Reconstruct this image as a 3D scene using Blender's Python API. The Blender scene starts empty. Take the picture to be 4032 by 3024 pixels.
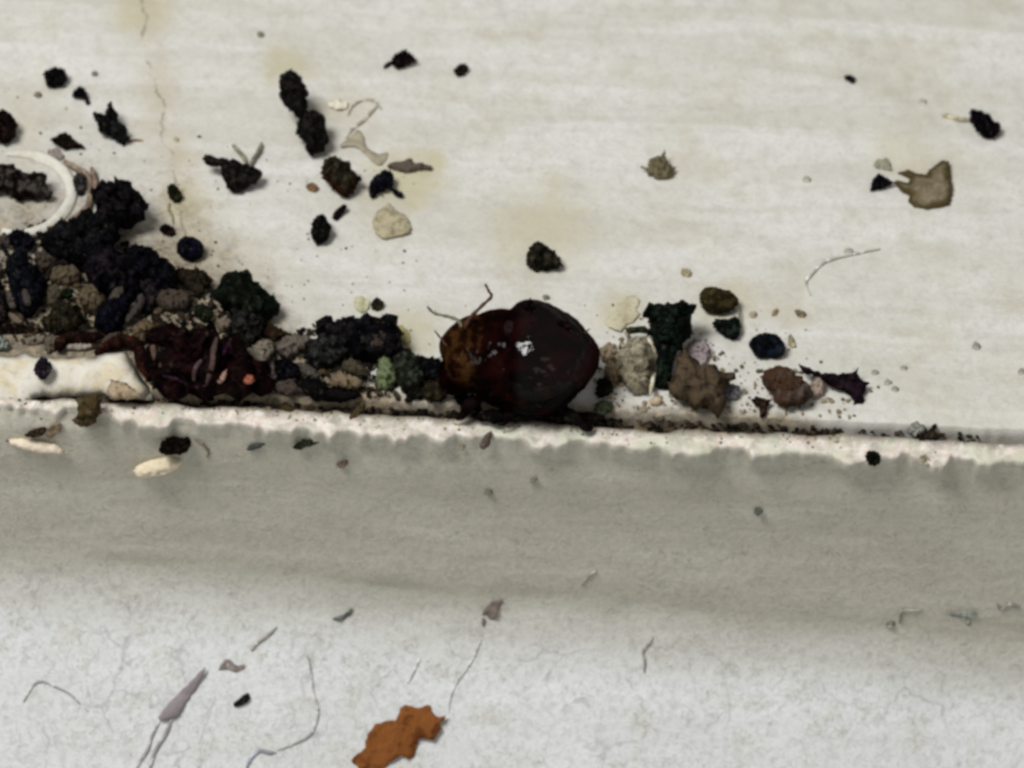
import bpy, bmesh, math, random
import numpy as np
from mathutils import Vector, Matrix, noise
from mathutils.bvhtree import BVHTree
from mathutils.geometry import delaunay_2d_cdt

# ------------------------------------------------------------------ scene, camera, light  (1 unit = 1 millimetre)
S = bpy.context.scene
COL = S.collection
S.unit_settings.system = 'METRIC'
S.unit_settings.scale_length = 0.001
S.view_settings.view_transform = 'Standard'
S.view_settings.look = 'None'
S.view_settings.exposure = 0.0
S.view_settings.gamma = 1.0
S.view_settings.use_curve_mapping = False
S.render.engine = 'CYCLES'
S.cycles.use_denoising = True
S.cycles.max_bounces = 6
S.cycles.pixel_filter_type = 'BLACKMAN_HARRIS'
S.cycles.filter_width = 3.2

PXW, PXH = 4032.0, 3024.0
WID = 20.0                      # millimetres across the frame at the crack
DIST = 120.0
ELEV = math.radians(45)
ROLL = math.radians(2.5)
TARGET = Vector((0, 0.97, 0))
TOCAM = Vector((0, -math.cos(ELEV), math.sin(ELEV)))
U0 = Vector((0, math.sin(ELEV), math.cos(ELEV)))
X0 = Vector((1, 0, 0))
CR = (X0 * math.cos(ROLL) + U0 * math.sin(ROLL)).normalized()
CU = (U0 * math.cos(ROLL) - X0 * math.sin(ROLL)).normalized()
CPOS = TARGET + TOCAM * DIST

cd = bpy.data.cameras.new('camera')
cam = bpy.data.objects.new('camera', cd)
COL.objects.link(cam)
m = Matrix((CR, CU, TOCAM)).transposed().to_4x4()
m.translation = CPOS
cam.matrix_world = m
cd.sensor_width = 36
cd.lens = 36 * DIST / WID
cd.clip_start = 1
cd.clip_end = 2000
cd.dof.use_dof = True
cd.dof.focus_distance = DIST - 0.8
cd.dof.aperture_fstop = 0.20
S.camera = cam

world = bpy.data.worlds.new('World')
S.world = world
world.use_nodes = True
wb = world.node_tree.nodes['Background']
wb.inputs[0].default_value = (1.0, 0.985, 0.95, 1)
wb.inputs[1].default_value = 0.185

def area(name, loc, look, size, power, col):
    d = bpy.data.lights.new(name, 'AREA')
    d.shape = 'SQUARE'; d.size = size; d.energy = power; d.color = col
    o = bpy.data.objects.new(name, d)
    COL.objects.link(o)
    o.location = loc
    o.rotation_euler = (Vector(look) - Vector(loc)).to_track_quat('-Z', 'Y').to_euler()
    return o
KEYDIR = Vector((-0.385, -0.235, 0.885)).normalized()
key = area('key_lamp', Vector((0, 1, 0)) + KEYDIR * 260, (0, 1, 0), 84, 600000, (1.0, 0.99, 0.965))
front_fill = area('front_fill_light', (60, -260, 150), (0, 0, -2), 190, 62000, (1.0, 0.98, 0.93))  # added fill from the camera side that brightens the moulding face

# ------------------------------------------------------------------ helpers
def lin(c):
    out = []
    for v in c:
        v = v / 255.0
        out.append(v / 12.92 if v <= 0.04045 else ((v + 0.055) / 1.055) ** 2.4)
    return (out[0], out[1], out[2], 1.0)

class NT:
    def __init__(self, name):
        self.m = bpy.data.materials.new(name); self.m.use_nodes = True
        self.t = self.m.node_tree; self.N = self.t.nodes; self.L = self.t.links
        self.b = self.N['Principled BSDF']
    def n(self, typ, **kw):
        x = self.N.new(typ)
        for k, v in kw.items():
            setattr(x, k, v)
        return x
    def noise(self, vec, scale, detail=3, rough=0.55, dist=0.0):
        x = self.n('ShaderNodeTexNoise')
        x.inputs['Scale'].default_value = scale
        x.inputs['Detail'].default_value = detail
        x.inputs['Roughness'].default_value = rough
        x.inputs['Distortion'].default_value = dist
        self.L.new(vec, x.inputs['Vector'])
        return x.outputs['Fac']
    def ramp(self, fac, a, b):
        x = self.n('ShaderNodeMapRange')
        x.interpolation_type = 'SMOOTHSTEP'
        x.inputs['From Min'].default_value = a; x.inputs['From Max'].default_value = b
        self.L.new(fac, x.inputs['Value'])
        return x.outputs['Result']
    def mix(self, fac, a, b, mode='MIX'):
        x = self.n('ShaderNodeMix', data_type='RGBA', blend_type=mode)
        for i, v in ((0, fac), (6, a), (7, b)):
            if isinstance(v, (int, float)):
                x.inputs[i].default_value = v
            elif isinstance(v, tuple):
                x.inputs[i].default_value = v
            else:
                self.L.new(v, x.inputs[i])
        return x.outputs[2]
    def math(self, op, a, b=0.0, c=0.0):
        x = self.n('ShaderNodeMath', operation=op)
        for i, v in enumerate((a, b, c)):
            if isinstance(v, (int, float)):
                x.inputs[i].default_value = v
            else:
                self.L.new(v, x.inputs[i])
        return x.outputs[0]
    def bump(self, h, strength, dist):
        x = self.n('ShaderNodeBump')
        x.inputs['Strength'].default_value = strength
        x.inputs['Distance'].default_value = dist
        self.L.new(h, x.inputs['Height'])
        self.L.new(x.outputs[0], self.b.inputs['Normal'])
        return x

def stretch(nt, sx, sy, sz):
    tc = nt.n('ShaderNodeTexCoord')
    mp = nt.n('ShaderNodeMapping')
    mp.inputs['Scale'].default_value = (sx, sy, sz)
    nt.L.new(tc.outputs['Object'], mp.inputs['Vector'])
    return mp.outputs[0]

def obj_coord(nt):
    tc = nt.n('ShaderNodeTexCoord')
    sp = nt.n('ShaderNodeSeparateXYZ')
    nt.L.new(tc.outputs['Object'], sp.inputs[0])
    return tc.outputs['Object'], sp.outputs[0], sp.outputs[1], sp.outputs[2]

# pixels of the photograph -> points of the place
def ray(X, Y):
    u = (X - PXW / 2) / PXW * WID
    v = (PXH / 2 - Y) / PXW * WID
    return (-TOCAM * DIST + CR * u + CU * v).normalized()
def hit_plane(X, Y, p, n):
    d = ray(X, Y)
    return CPOS + d * ((p - CPOS).dot(n) / d.dot(n))

REG = dict(A=(0, 200, 2.212), B=(0, 850, 2.212), C=(900, 200, 2.212), D=(800, 1000, 2.4578), E=(1600, 1050, 2.4578),
           F=(2350, 1050, 2.0109), G=(0, 1300, 1.7015), H=(0, 2200, 2.0109), I=(1000, 2200, 2.0109), J=(2000, 2200, 2.0109),
           K=(2932, 2200, 2.0109), L=(2932, 200, 2.0109), M=(2932, 1300, 2.0109), N=(1200, 1450, 1.8433),
           O=(1900, 0, 2.0109), P=(0, 0, 0.54861), Q=(2016, 0, 1.0972), T=(0, 0, 1.0))
def src(reg, pts):
    x0, y0, s = REG[reg]
    return [(x0 + x / s, y0 + y / s) for x, y in pts]
def disc(reg, x, y, r, k=9, sq=0.85, seed=0):
    rnd = random.Random(seed + int(x * 7 + y))
    return [(x + r * math.cos(t * 2 * math.pi / k) * rnd.uniform(.8, 1.15), y + r * sq * math.sin(t * 2 * math.pi / k) * rnd.uniform(.8, 1.15)) for t in range(k)]

def tag(o, label, cat, group=None, kind=None):
    if label: o['label'] = label
    if cat: o['category'] = cat
    if group: o['group'] = group
    if kind: o['kind'] = kind
    return o

def new_obj(name, verts, faces, mat, smooth=True, parent=None, attr=None):
    me = bpy.data.meshes.new(name)
    me.from_pydata([tuple(v) for v in verts], [], faces)
    me.update()
    if smooth:
        me.polygons.foreach_set('use_smooth', [True] * len(me.polygons))
    for k, vals in (attr or {}).items():
        a = me.attributes.new(k, 'FLOAT', 'POINT')
        a.data.foreach_set('value', vals)
    me.materials.append(mat)
    o = bpy.data.objects.new(name, me)
    COL.objects.link(o)
    if parent: o.parent = parent
    return o

def N1(x, seed, f=1.0):
    return noise.noise(Vector((x * f, seed * 7.31, 2.7)))
def N3(p, f, seed=0.0):
    return noise.noise(Vector((p[0] * f + seed, p[1] * f - seed, p[2] * f + 1.3 * seed)))

# ------------------------------------------------------------------ materials of the setting
STAINS = []
for (px_, py_, r_, a_) in ((620, 140, .75, .55), (880, 390, 1.0, .7), (1170, 500, 1.5, .5), (1340, 670, .7, .6), (300, 30, .8, .5), (400, 440, .8, .5), (930, 350, .5, .5), (1560, 660, .9, .35), (1950, 330, .9, .4), (880, 720, .9, .5)):
    p_ = hit_plane(px_ / .54861, py_ / .54861, Vector((0, 0, 0)), Vector((0, 0, 1)))
    STAINS.append((p_.x, p_.y, r_, a_))
def ledge_material():
    nt = NT('ledge_paint')
    P, x, y, z = obj_coord(nt)
    big = nt.noise(P, 0.42, 4, 0.6)
    streak = nt.noise(stretch(nt, 0.10, 1.0, 1), 1.0, 4, 0.6, 0.8)
    mid = nt.noise(P, 2.2, 4, 0.65)
    fine = nt.noise(P, 5.5, 4, 0.7, 1.2)
    grain = nt.noise(P, 24.0, 2, 0.5)
    c = nt.mix(nt.ramp(streak, 0.34, 0.68), lin((213, 211, 203)), lin((228, 227, 223)))
    c = nt.mix(nt.math('MULTIPLY', nt.ramp(big, 0.48, 0.68), 0.5), c, lin((198, 191, 166)))
    c = nt.mix(nt.math('MULTIPLY', nt.ramp(mid, 0.45, 0.72), 0.36), c, lin((186, 181, 165)))
    c = nt.mix(nt.math('MULTIPLY', nt.ramp(fine, 0.40, 0.72), 0.32), c, lin((172, 169, 160)))
    c = nt.mix(nt.math('MULTIPLY', nt.ramp(grain, 0.42, 0.75), 0.16), c, lin((150, 146, 138)))
    # yellow-olive stains that have spread round some of the spots
    for (sx, sy, sr, amt) in STAINS:
        ex = nt.math('SUBTRACT', x, sx); ey = nt.math('SUBTRACT', y, sy)
        rr = nt.math('SQRT', nt.math('ADD', nt.math('MULTIPLY', ex, ex), nt.math('MULTIPLY', nt.math('MULTIPLY', ey, ey), 0.8)))
        rr = nt.math('ADD', nt.math('DIVIDE', rr, sr), nt.math('MULTIPLY', nt.math('SUBTRACT', mid, 0.5), 1.6))
        c = nt.mix(nt.math('MULTIPLY', nt.math('SUBTRACT', 1.0, nt.ramp(rr, 0.2, 1.1)), amt), c, lin((192, 184, 146)))
    # yellowed drip stain with a hair crack
    wob = nt.noise(stretch(nt, 0.0, 0.55, 0), 1.0, 4, 0.65)
    line = nt.math('ADD', nt.math('MULTIPLY', y, -0.209), nt.math('MULTIPLY', wob, 0.95))
    dx = nt.math('ABSOLUTE', nt.math('SUBTRACT', nt.math('ADD', x, 6.10), line))
    band = nt.math('MULTIPLY', nt.math('SUBTRACT', 1.0, nt.ramp(dx, 0.0, 0.85)), nt.math('MULTIPLY', nt.ramp(big, 0.3, 0.6), 0.5))
    fade = nt.ramp(y, 3.0, 4.6)
    band = nt.math('MULTIPLY', band, fade)
    c = nt.mix(band, c, lin((188, 176, 142)))
    crk = nt.math('MULTIPLY', nt.math('SUBTRACT', 1.0, nt.ramp(dx, 0.008, 0.05)), nt.math('MULTIPLY', nt.ramp(mid, 0.40, 0.62), 0.5))
    crk = nt.math('MULTIPLY', crk, fade)
    c = nt.mix(crk, c, lin((92, 84, 62)))
    # dirt that has gathered along the crack, thickest on the left
    reach = nt.math('ADD', nt.math('MULTIPLY', nt.math('SUBTRACT', 1.0, nt.ramp(x, -8.0, -1.8)), 5.2), 0.5)
    reach = nt.math('MULTIPLY', reach, nt.math('SUBTRACT', 1.0, nt.math('MULTIPLY', nt.ramp(x, 5.0, 7.6), 0.9)))
    dn = nt.math('DIVIDE', y, reach)
    dirt = nt.math('SUBTRACT', 1.0, nt.ramp(nt.math('ADD', dn, nt.math('MULTIPLY', nt.math('SUBTRACT', mid, 0.5), 0.9)), 0.55, 1.35))
    c = nt.mix(nt.math('MULTIPLY', dirt, 0.86), c, nt.mix(nt.ramp(fine, 0.36, 0.6), lin((160, 142, 110)), lin((88, 76, 58))))
    nt.L.new(c, nt.b.inputs['Base Color'])
    nt.b.inputs['Roughness'].default_value = 0.75
    nt.b.inputs['Specular IOR Level'].default_value = 0.25
    h = nt.math('ADD', nt.math('MULTIPLY', fine, 0.6), nt.math('ADD', nt.math('MULTIPLY', mid, 1.2), nt.math('MULTIPLY', crk, -1.5)))
    nt.bump(h, 0.35, 0.05)
    return nt.m

def moulding_material():
    nt = NT('moulding_paint')
    P, x, y, z = obj_coord(nt)
    mid = nt.noise(P, 1.6, 4, 0.6)
    fine = nt.noise(P, 7.0, 4, 0.6, 0.6)
    grain = nt.noise(P, 22.0, 2, 0.5)
    streak = nt.noise(stretch(nt, 0.18, 1.3, 1.3), 1.0, 4, 0.62, 0.5)
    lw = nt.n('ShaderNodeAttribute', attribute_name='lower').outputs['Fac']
    c = nt.mix(lw, nt.mix(nt.ramp(streak, 0.25, 0.8), lin((194, 190, 174)), lin((216, 213, 198))), nt.mix(nt.ramp(streak, 0.25, 0.8), lin((217, 219, 219)), lin((227, 230, 232))))  # face tinted warmer and darker, lower part cooler: bounce and skylight put into colour
    vd = nt.n('ShaderNodeVectorMath', operation='ADD')
    nz = nt.n('ShaderNodeTexNoise'); nz.inputs['Scale'].default_value = 1.3; nz.inputs['Detail'].default_value = 3
    nt.L.new(P, nz.inputs['Vector']); nt.L.new(P, vd.inputs[0]); nt.L.new(nz.outputs['Color'], vd.inputs[1])
    vr = nt.n('ShaderNodeTexVoronoi', feature='DISTANCE_TO_EDGE'); vr.inputs['Scale'].default_value = 0.9
    nt.L.new(vd.outputs[0], vr.inputs['Vector'])
    hair = nt.math('SUBTRACT', 1.0, nt.ramp(vr.outputs['Distance'], 0.004, 0.035))
    hair = nt.math('MULTIPLY', nt.math('MULTIPLY', hair, nt.math('ADD', 0.25, nt.math('MULTIPLY', lw, 0.75))), nt.math('MULTIPLY', nt.ramp(nt.noise(P, 1.0, 3, .6), 0.45, 0.62), 0.36))
    c = nt.mix(hair, c, lin((118, 118, 120)))
    c = nt.mix(nt.math('MULTIPLY', nt.ramp(mid, 0.5, 0.75), 0.35), c, lin((192, 186, 166)))
    c = nt.mix(nt.math('MULTIPLY', nt.ramp(fine, 0.42, 0.72), 0.38), c, lin((158, 155, 149)))
    c = nt.mix(nt.math('MULTIPLY', nt.ramp(grain, 0.45, 0.8), 0.22), c, lin((140, 138, 132)))
    # fine grey scuffs
    vo = nt.noise(P, 3.4, 2, 0.5, 1.6)
    scuff = nt.math('SUBTRACT', 1.0, nt.ramp(nt.math('ABSOLUTE', nt.math('SUBTRACT', vo, 0.5)), 0.003, 0.026))
    c = nt.mix(nt.math('MULTIPLY', scuff, nt.math('MULTIPLY', nt.ramp(mid, 0.40, 0.58), 0.40)), c, lin((122, 119, 116)))
    v2 = nt.noise(P, 6.1, 2, 0.5, 1.2)
    sc2 = nt.math('SUBTRACT', 1.0, nt.ramp(nt.math('ABSOLUTE', nt.math('SUBTRACT', v2, 0.47)), 0.002, 0.03))
    c = nt.mix(nt.math('MULTIPLY', sc2, nt.math('MULTIPLY', nt.ramp(streak, 0.42, 0.6), 0.16)), c, lin((132, 128, 122)))
    # bare white broken paint along the lip, dirt in the crack behind it
    a = nt.n('ShaderNodeAttribute', attribute_name='lip').outputs['Fac']
    pk = nt.noise(P, 1.1, 3, 0.6)
    cream = nt.mix(nt.ramp(fine, 0.35, 0.65), lin((238, 234, 226)), lin((222, 206, 194)))
    cream = nt.mix(nt.ramp(pk, 0.48, 0.62), cream, lin((216, 216, 198)))
    a = nt.math('MULTIPLY', a, nt.math('ADD', 0.15, nt.math('MULTIPLY', nt.ramp(nt.noise(P, 2.4, 4, 0.7, 0.6), 0.40, 0.52), 0.85)))
    cream = nt.mix(nt.math('MULTIPLY', nt.ramp(mid, 0.56, 0.72), 0.5), cream, lin((196, 190, 160)))
    c = nt.mix(a, c, cream)
    g = nt.n('ShaderNodeAttribute', attribute_name='grime').outputs['Fac']
    gm = nt.math('MULTIPLY', g, nt.ramp(nt.math('ADD', fine, nt.math('MULTIPLY', g, 0.35)), 0.42, 0.62))
    c = nt.mix(gm, c, nt.mix(nt.ramp(mid, 0.4, 0.6), lin((112, 96, 74)), lin((58, 50, 40))))
    nt.L.new(c, nt.b.inputs['Base Color'])
    nt.b.inputs['Roughness'].default_value = 0.7
    nt.b.inputs['Specular IOR Level'].default_value = 0.25
    h = nt.math('ADD', nt.math('MULTIPLY', fine, 0.8), nt.math('ADD', mid, nt.math('MULTIPLY', grain, 0.25)))
    nt.bump(h, 0.4, 0.06)
    return nt.m

# ------------------------------------------------------------------ the setting: ledge and moulding
def gap_in(x):      # front edge of the ledge
    return 0.36 + 0.05 * N1(x, 3, 1.3) + 0.03 * N1(x, 5, 5.0)
def gap_w(x):
    w = 0.25 + 0.09 * max(0.0, 1 - abs(x - 3.2) / 4.0)
    return w + 0.07 * N1(x, 9, 1.8)
def arris(x):       # how far forward the ragged paint lip reaches
    base = 0.36 + 0.20 * N1(x, 11, 0.7) + 0.12 * N1(x, 12, 1.9) + 0.16 * max(0.0, min(1.0, (N1(x, 15, 2.3) - 0.1) * 5)) - 0.12 * max(0.0, min(1.0, (N1(x, 16, 1.5) - 0.1) * 6)) + 0.04 * N1(x, 13, 6.0) + 0.02 * N1(x, 14, 15.0)
    if x < -7.4: base -= min(1, (-7.4 - x) / 0.9) * 0.20
    return base

xs = np.concatenate([np.linspace(-60, -16, 8)[:-1], np.linspace(-16, 16, 641), np.linspace(16, 60, 8)[1:]])
ys = np.concatenate([[-0.0], np.linspace(0.03, 0.4, 8), np.linspace(0.5, 14, 90), np.linspace(15, 60, 10)])
V, F = [], []
prof_n = 3 + len(ys)
for x in xs:
    g = gap_in(x)
    V.append((x, g + 0.02, -4.0)); V.append((x, g, -0.25)); V.append((x, g + 0.01, -0.05))
    for y in ys:
        f = math.exp(-y / 0.08)
        V.append((x, y + (g + 0.03) * max(0, 1 - y / 2), -0.03 * f + 0.035 * N3((x, y, 0), 0.7) * min(1, y + .2) + 0.012 * N3((x, y, 0), 3.1)))
nx = len(xs)
for i in range(nx - 1):
    for j in range(prof_n - 1):
        a = i * prof_n + j
        F.append((a, a + prof_n, a + prof_n + 1, a + 1))
ledge = new_obj('ledge', V, F, ledge_material())
tag(ledge, 'off-white painted ledge with yellowed stains', None, None, 'structure')
bv, bf = list(V), list(F)

V, F, LIP, GR, LOW = [], [], [], [], []
RC = 2.4
for x in xs:
    g = gap_in(x); w = gap_w(x); ar = arris(x)
    y0 = g - w
    ftop = -0.62
    lipz = -0.10 + 0.05 * N1(x, 21, 1.1) + 0.03 * N1(x, 22, 5.0)
    shallow = 0.42 + 0.8 * (1 if x > 8.2 else max(0, min(1, (x - 6.8) / 1.4)))
    shallow = max(0.22, shallow + 0.1 * N1(x, 25, 2.0))
    row = [(0.6, -shallow - 0.02, 0, 1), (g + 0.03, -shallow, 0, 1), (y0 + 0.03, -shallow + 0.02, 0, 1), (y0, lipz - 0.06, .6, .95), (y0 - 0.05, lipz, 1, .75)]
    for k in range(1, 7):
        t = k / 6.0
        yy = (y0 - 0.05) + t * (-ar - (y0 - 0.05))
        zz = lipz - 0.04 * t + 0.08 * N3((x, yy, 0), 3.2) * math.sin(math.pi * min(t, .9))
        row.append((yy, zz, 1, max(0, 0.72 - 1.5 * t)))
    row.append((-ar - 0.015, lipz - 0.10, .7, 0))
    row.append((-ar + 0.02, lipz - 0.24, 0, 0))
    fy = -0.22
    row.append((min(fy, -ar + 0.05), lipz - 0.36, 0, 0))
    c0 = -4.75 + 0.35 * N1(x, 31, 0.22) - 0.065 * x
    for k in range(1, 15):
        t = k / 14.0
        zz = (lipz - 0.36) + t * (c0 - (lipz - 0.36))
        row.append((fy + 0.16 * t - 0.26 * max(0, t - .8) + 0.03 * N3((x, 0, zz), 0.6) - 0.02 * math.sin(t * 9), zz, 0, 0))
    for k in range(1, 25):
        th = math.radians(52) * k / 24
        row.append((fy + 0.108 - RC * (1 - math.cos(th)) + 0.03 * N3((x, 0, th * RC), 0.8), c0 - RC * math.sin(th), 0, 0))
    ly, lz = row[-1][0], row[-1][1]
    for k in range(1, 13):
        d = 0.75 * k
        row.append((ly - d * 0.80 - 0.02 * d * d * 0.4 + 0.05 * N3((x, d, 0), 0.7), lz - d * 0.78 + 0.02 * d * d, 0, 0))
    ly, lz = row[-1][0], row[-1][1]
    row.append((ly - 20, lz - 5.0, 0, 0)); row.append((ly - 60, lz - 12, 0, 0))
    pn = len(row)
    nf = 14 + 14
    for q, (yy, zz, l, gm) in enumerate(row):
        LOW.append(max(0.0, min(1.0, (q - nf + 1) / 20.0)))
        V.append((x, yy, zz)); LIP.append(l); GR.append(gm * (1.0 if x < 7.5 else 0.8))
for i in range(nx - 1):
    for j in range(pn - 1):
        a = i * pn + j
        F.append((a + 1, a + pn + 1, a + pn, a)[::-1])
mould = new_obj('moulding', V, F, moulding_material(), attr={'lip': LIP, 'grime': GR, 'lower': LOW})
tag(mould, 'painted moulding with a chipped white lip below the ledge', None, None, 'structure')
off = len(bv)
bv += V; bf += [tuple(k + off for k in f) for f in F]
BVH = BVHTree.FromPolygons(bv, bf)
for o in (ledge, mould):
    bm = bmesh.new(); bm.from_mesh(o.data); bmesh.ops.recalc_face_normals(bm, faces=bm.faces); bm.to_mesh(o.data); bm.free()

def surf(X, Y, mode):
    """point and outward normal of the surface seen at a pixel"""
    if mode == 'ledge':
        loc, n, i, d = BVH.ray_cast(CPOS, ray(X, Y))
        if loc is not None and loc.y > 0.4: return loc, Vector((0, 0, 1))
        return hit_plane(X, Y, Vector((0, 0, 0)), Vector((0, 0, 1))), Vector((0, 0, 1))
    if not isinstance(mode, str):
        tree, base = mode
        loc, n, i, d = tree.ray_cast(CPOS - base, ray(X, Y))
        if loc is not None: return loc + base, (TOCAM + Vector((0, 0, .3))).normalized()
        return surf(X, Y, 'ledge')
    if mode == 'lip':
        return hit_plane(X, Y, Vector((0, 0, -0.14)), Vector((0, 0, 1))), Vector((0, -0.15, 1)).normalized()
    loc, n, i, d = BVH.ray_cast(CPOS, ray(X, Y))
    if n.dot(TOCAM) < 0: n = -n
    n = Vector((0, n.y, n.z)).normalized()
    return loc, n

# ------------------------------------------------------------------ materials of the debris
MATS = {}
def debris_mat(c1, c2=None, rough=0.7, spec=0.12, scale=6.0, bump=0.5, rim=None, coat=0.0, trans=0.0):
    k = (c1, c2, rough, spec, scale, bump, rim, coat, trans)
    if k in MATS: return MATS[k]
    c2 = c2 or tuple(min(255, v * 1.5 + 6) for v in c1)
    if max(c1) < 60:
        c1 = tuple(v * 0.6 for v in c1); c2 = tuple(v * 1.0 for v in c2)
        spec = min(spec, 0.03); rough = max(rough, .6)
    nt = NT('debris_%d' % len(MATS))
    P, x, y, z = obj_coord(nt)
    a = nt.noise(P, scale, 4, 0.65, 0.4)
    b = nt.noise(P, scale * 3.5, 3, 0.6)
    c = nt.mix(nt.ramp(a, 0.44, 0.68), lin(c1), lin(c2))
    c = nt.mix(nt.math('MULTIPLY', nt.ramp(b, 0.5, 0.8), 0.35), c, lin(tuple(v * 0.55 for v in c1)))
    if max(c2) < 75:
        dst = nt.noise(P, scale * 1.6, 4, 0.7)
        c = nt.mix(nt.math('MULTIPLY', nt.ramp(dst, 0.56, 0.72), 0.30), c, lin((104, 94, 80)))
    if rim:
        core = nt.n('ShaderNodeAttribute', attribute_name='core').outputs['Fac']
        c = nt.mix(nt.ramp(nt.math('ADD', core, nt.math('MULTIPLY', nt.math('SUBTRACT', a, .5), .5)), 0.10, 0.45), lin(rim), c)
    nt.L.new(c, nt.b.inputs['Base Color'])
    nt.b.inputs['Roughness'].default_value = rough
    nt.b.inputs['Specular IOR Level'].default_value = spec
    if coat:
        nt.b.inputs['Coat Weight'].default_value = coat
        nt.b.inputs['Coat Roughness'].default_value = 0.22
    if trans:
        nt.b.inputs['Subsurface Weight'].default_value = trans
        nt.b.inputs['Subsurface Radius'].default_value = (0.25, 0.2, 0.14)
    nt.bump(nt.math('ADD', a, nt.math('MULTIPLY', b, 0.5)), bump, 0.06)
    MATS[k] = nt.m
    return nt.m

# ------------------------------------------------------------------ debris builders
def resample(P, step):
    out = []
    n = len(P)
    for i in range(n):
        a, b = P[i], P[(i + 1) % n]
        k = max(1, int(round(math.hypot(b[0] - a[0], b[1] - a[1]) / step)))
        for j in range(k):
            out.append((a[0] + (b[0] - a[0]) * j / k, a[1] + (b[1] - a[1]) * j / k))
    return out
def chaikin(P):
    out = []
    n = len(P)
    for i in range(n):
        a, b = P[i], P[(i + 1) % n]
        out.append((a[0] * .8 + b[0] * .2, a[1] * .8 + b[1] * .2)); out.append((a[0] * .2 + b[0] * .8, a[1] * .2 + b[1] * .8))
    return out

def slab(polys, mode, face, thick, rough_amp, seed, flat=False, curl=0.0, ridge=None, corners=False):
    """Solid body with the given outline: a swollen lump, or (flat) a thin curled scrap.
    Outlines lie in one plane through the resting place; returns local verts, faces, core values, centre and rest normal."""
    rnd = random.Random(seed)
    allp = [p for poly in polys for p in poly]
    cx = (min(p[0] for p in allp) + max(p[0] for p in allp)) / 2
    cy = (min(p[1] for p in allp) + max(p[1] for p in allp)) / 2
    h, n = surf(cx, cy, mode)
    mn = (TOCAM * face + n * (1 - face)).normalized()
    ax = Vector((1, 0, 0)); ax = (ax - mn * ax.dot(mn)).normalized(); ay = mn.cross(ax)
    VV, FF, CORE = [], [], []
    for poly in polys:
        q = []
        for p in poly:
            d = hit_plane(p[0], p[1], h, mn) - h
            q.append((d.dot(ax), d.dot(ay)))
        q = q if corners else chaikin(q)
        ext = max(max(a[0] for a in q) - min(a[0] for a in q), max(a[1] for a in q) - min(a[1] for a in q))
        step = max(0.022, ext / 19)
        q = resample(q, step)
        jit = step * (0.22 if not corners else 0.2)
        q = [(a[0] + rnd.uniform(-jit, jit), a[1] + rnd.uniform(-jit, jit)) for a in q]
        B = np.array(q)
        nb = len(q)
        A0, A1 = B, np.roll(B, -1, 0)
        def dist(p):
            e = A1 - A0
            t = np.clip(((p - A0) * e).sum(1) / np.maximum((e * e).sum(1), 1e-12), 0, 1)
            return np.sqrt((((A0 + e * t[:, None]) - p) ** 2).sum(1)).min()
        def inside(p):
            c = False
            for i in range(nb):
                (xa, ya), (xb, yb) = q[i], q[(i + 1) % nb]
                if (ya > p[1]) != (yb > p[1]) and p[0] < (xb - xa) * (p[1] - ya) / (yb - ya) + xa: c = not c
            return c
        pts = []
        gx = np.arange(B[:, 0].min(), B[:, 0].max(), step)
        gy = np.arange(B[:, 1].min(), B[:, 1].max(), step * 0.87)
        for j, yy in enumerate(gy):
            for xx in gx:
                p = (xx + (step / 2 if j % 2 else 0) + rnd.uniform(-.2, .2) * step, yy + rnd.uniform(-.2, .2) * step)
                if inside(p) and dist(np.array(p)) > step * 0.45: pts.append(p)
        vin = [Vector(p) for p in q + pts]
        r = delaunay_2d_cdt(vin, [(i, (i + 1) % nb) for i in range(nb)], [], 1, 1e-6)
        vo, fo = r[0], r[2]
        ds = [dist(np.array((v[0], v[1]))) for v in vo]
        dm = max(max(ds), 1e-4)
        edge = set(i for i, d in enumerate(ds) if d < 1e-5)
        if not edge: edge = set(range(nb))
        base = len(VV)
        top, bot = {}, {}
        cen = B.mean(0)
        for side in (0, 1):
            for i, v in enumerate(vo):
                if side == 1 and i in edge and not flat:
                    bot[i] = top[i]; continue
                d = ds[i] / dm
                if flat:
                    hh = (thick * 0.5) * (0.35 + 0.65 * min(1, ds[i] / (thick * 1.5)))
                    hh = hh if side == 0 else -hh
                    rr2 = ((v[0] - cen[0]) ** 2 + (v[1] - cen[1]) ** 2)
                    hh += curl * rr2 / max(ext, .01) + rough_amp * N3((v[0], v[1], seed), 3.5 / max(ext, .2))
                else:
                    hh = thick * dm * math.sqrt(max(0, 1 - (1 - d) ** 2))
                    hh *= 1 + 0.55 * N3((v[0], v[1], seed), 2.2 / dm) * min(1, d * 2)
                    if side == 1: hh = -hh * 0.8
                    if ridge and side == 0: hh += ridge(v, ext) * min(1, d * 3)
                P3 = ax * v[0] + ay * v[1] + mn * hh
                if rough_amp and not flat:
                    f = 3.0 / max(dm, .05)
                    P3 = P3 + Vector((N3(P3, f, seed), N3(P3, f, seed + 5), N3(P3, f, seed + 9))) * rough_amp * dm
                    P3 = P3 + Vector((N3(P3, f * 2.3, seed + 2), N3(P3, f * 2.3, seed + 6), N3(P3, f * 2.3, seed + 4))) * rough_amp * 0.5 * dm
                (top if side == 0 else bot)[i] = len(VV)
                VV.append(P3); CORE.append(d)
        for f in fo:
            FF.append(tuple(top[k] for k in f))
            FF.append(tuple(bot[k] for k in reversed(f)))
        if flat:
            be = {}
            for f in fo:
                for k in range(len(f)):
                    e = (f[k], f[(k + 1) % len(f)])
                    be[e] = 1
            for (a, b) in be:
                if (b, a) not in be:
                    FF.append((top[b], top[a], bot[a], bot[b]))
    return VV, FF, CORE, h, n

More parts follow.
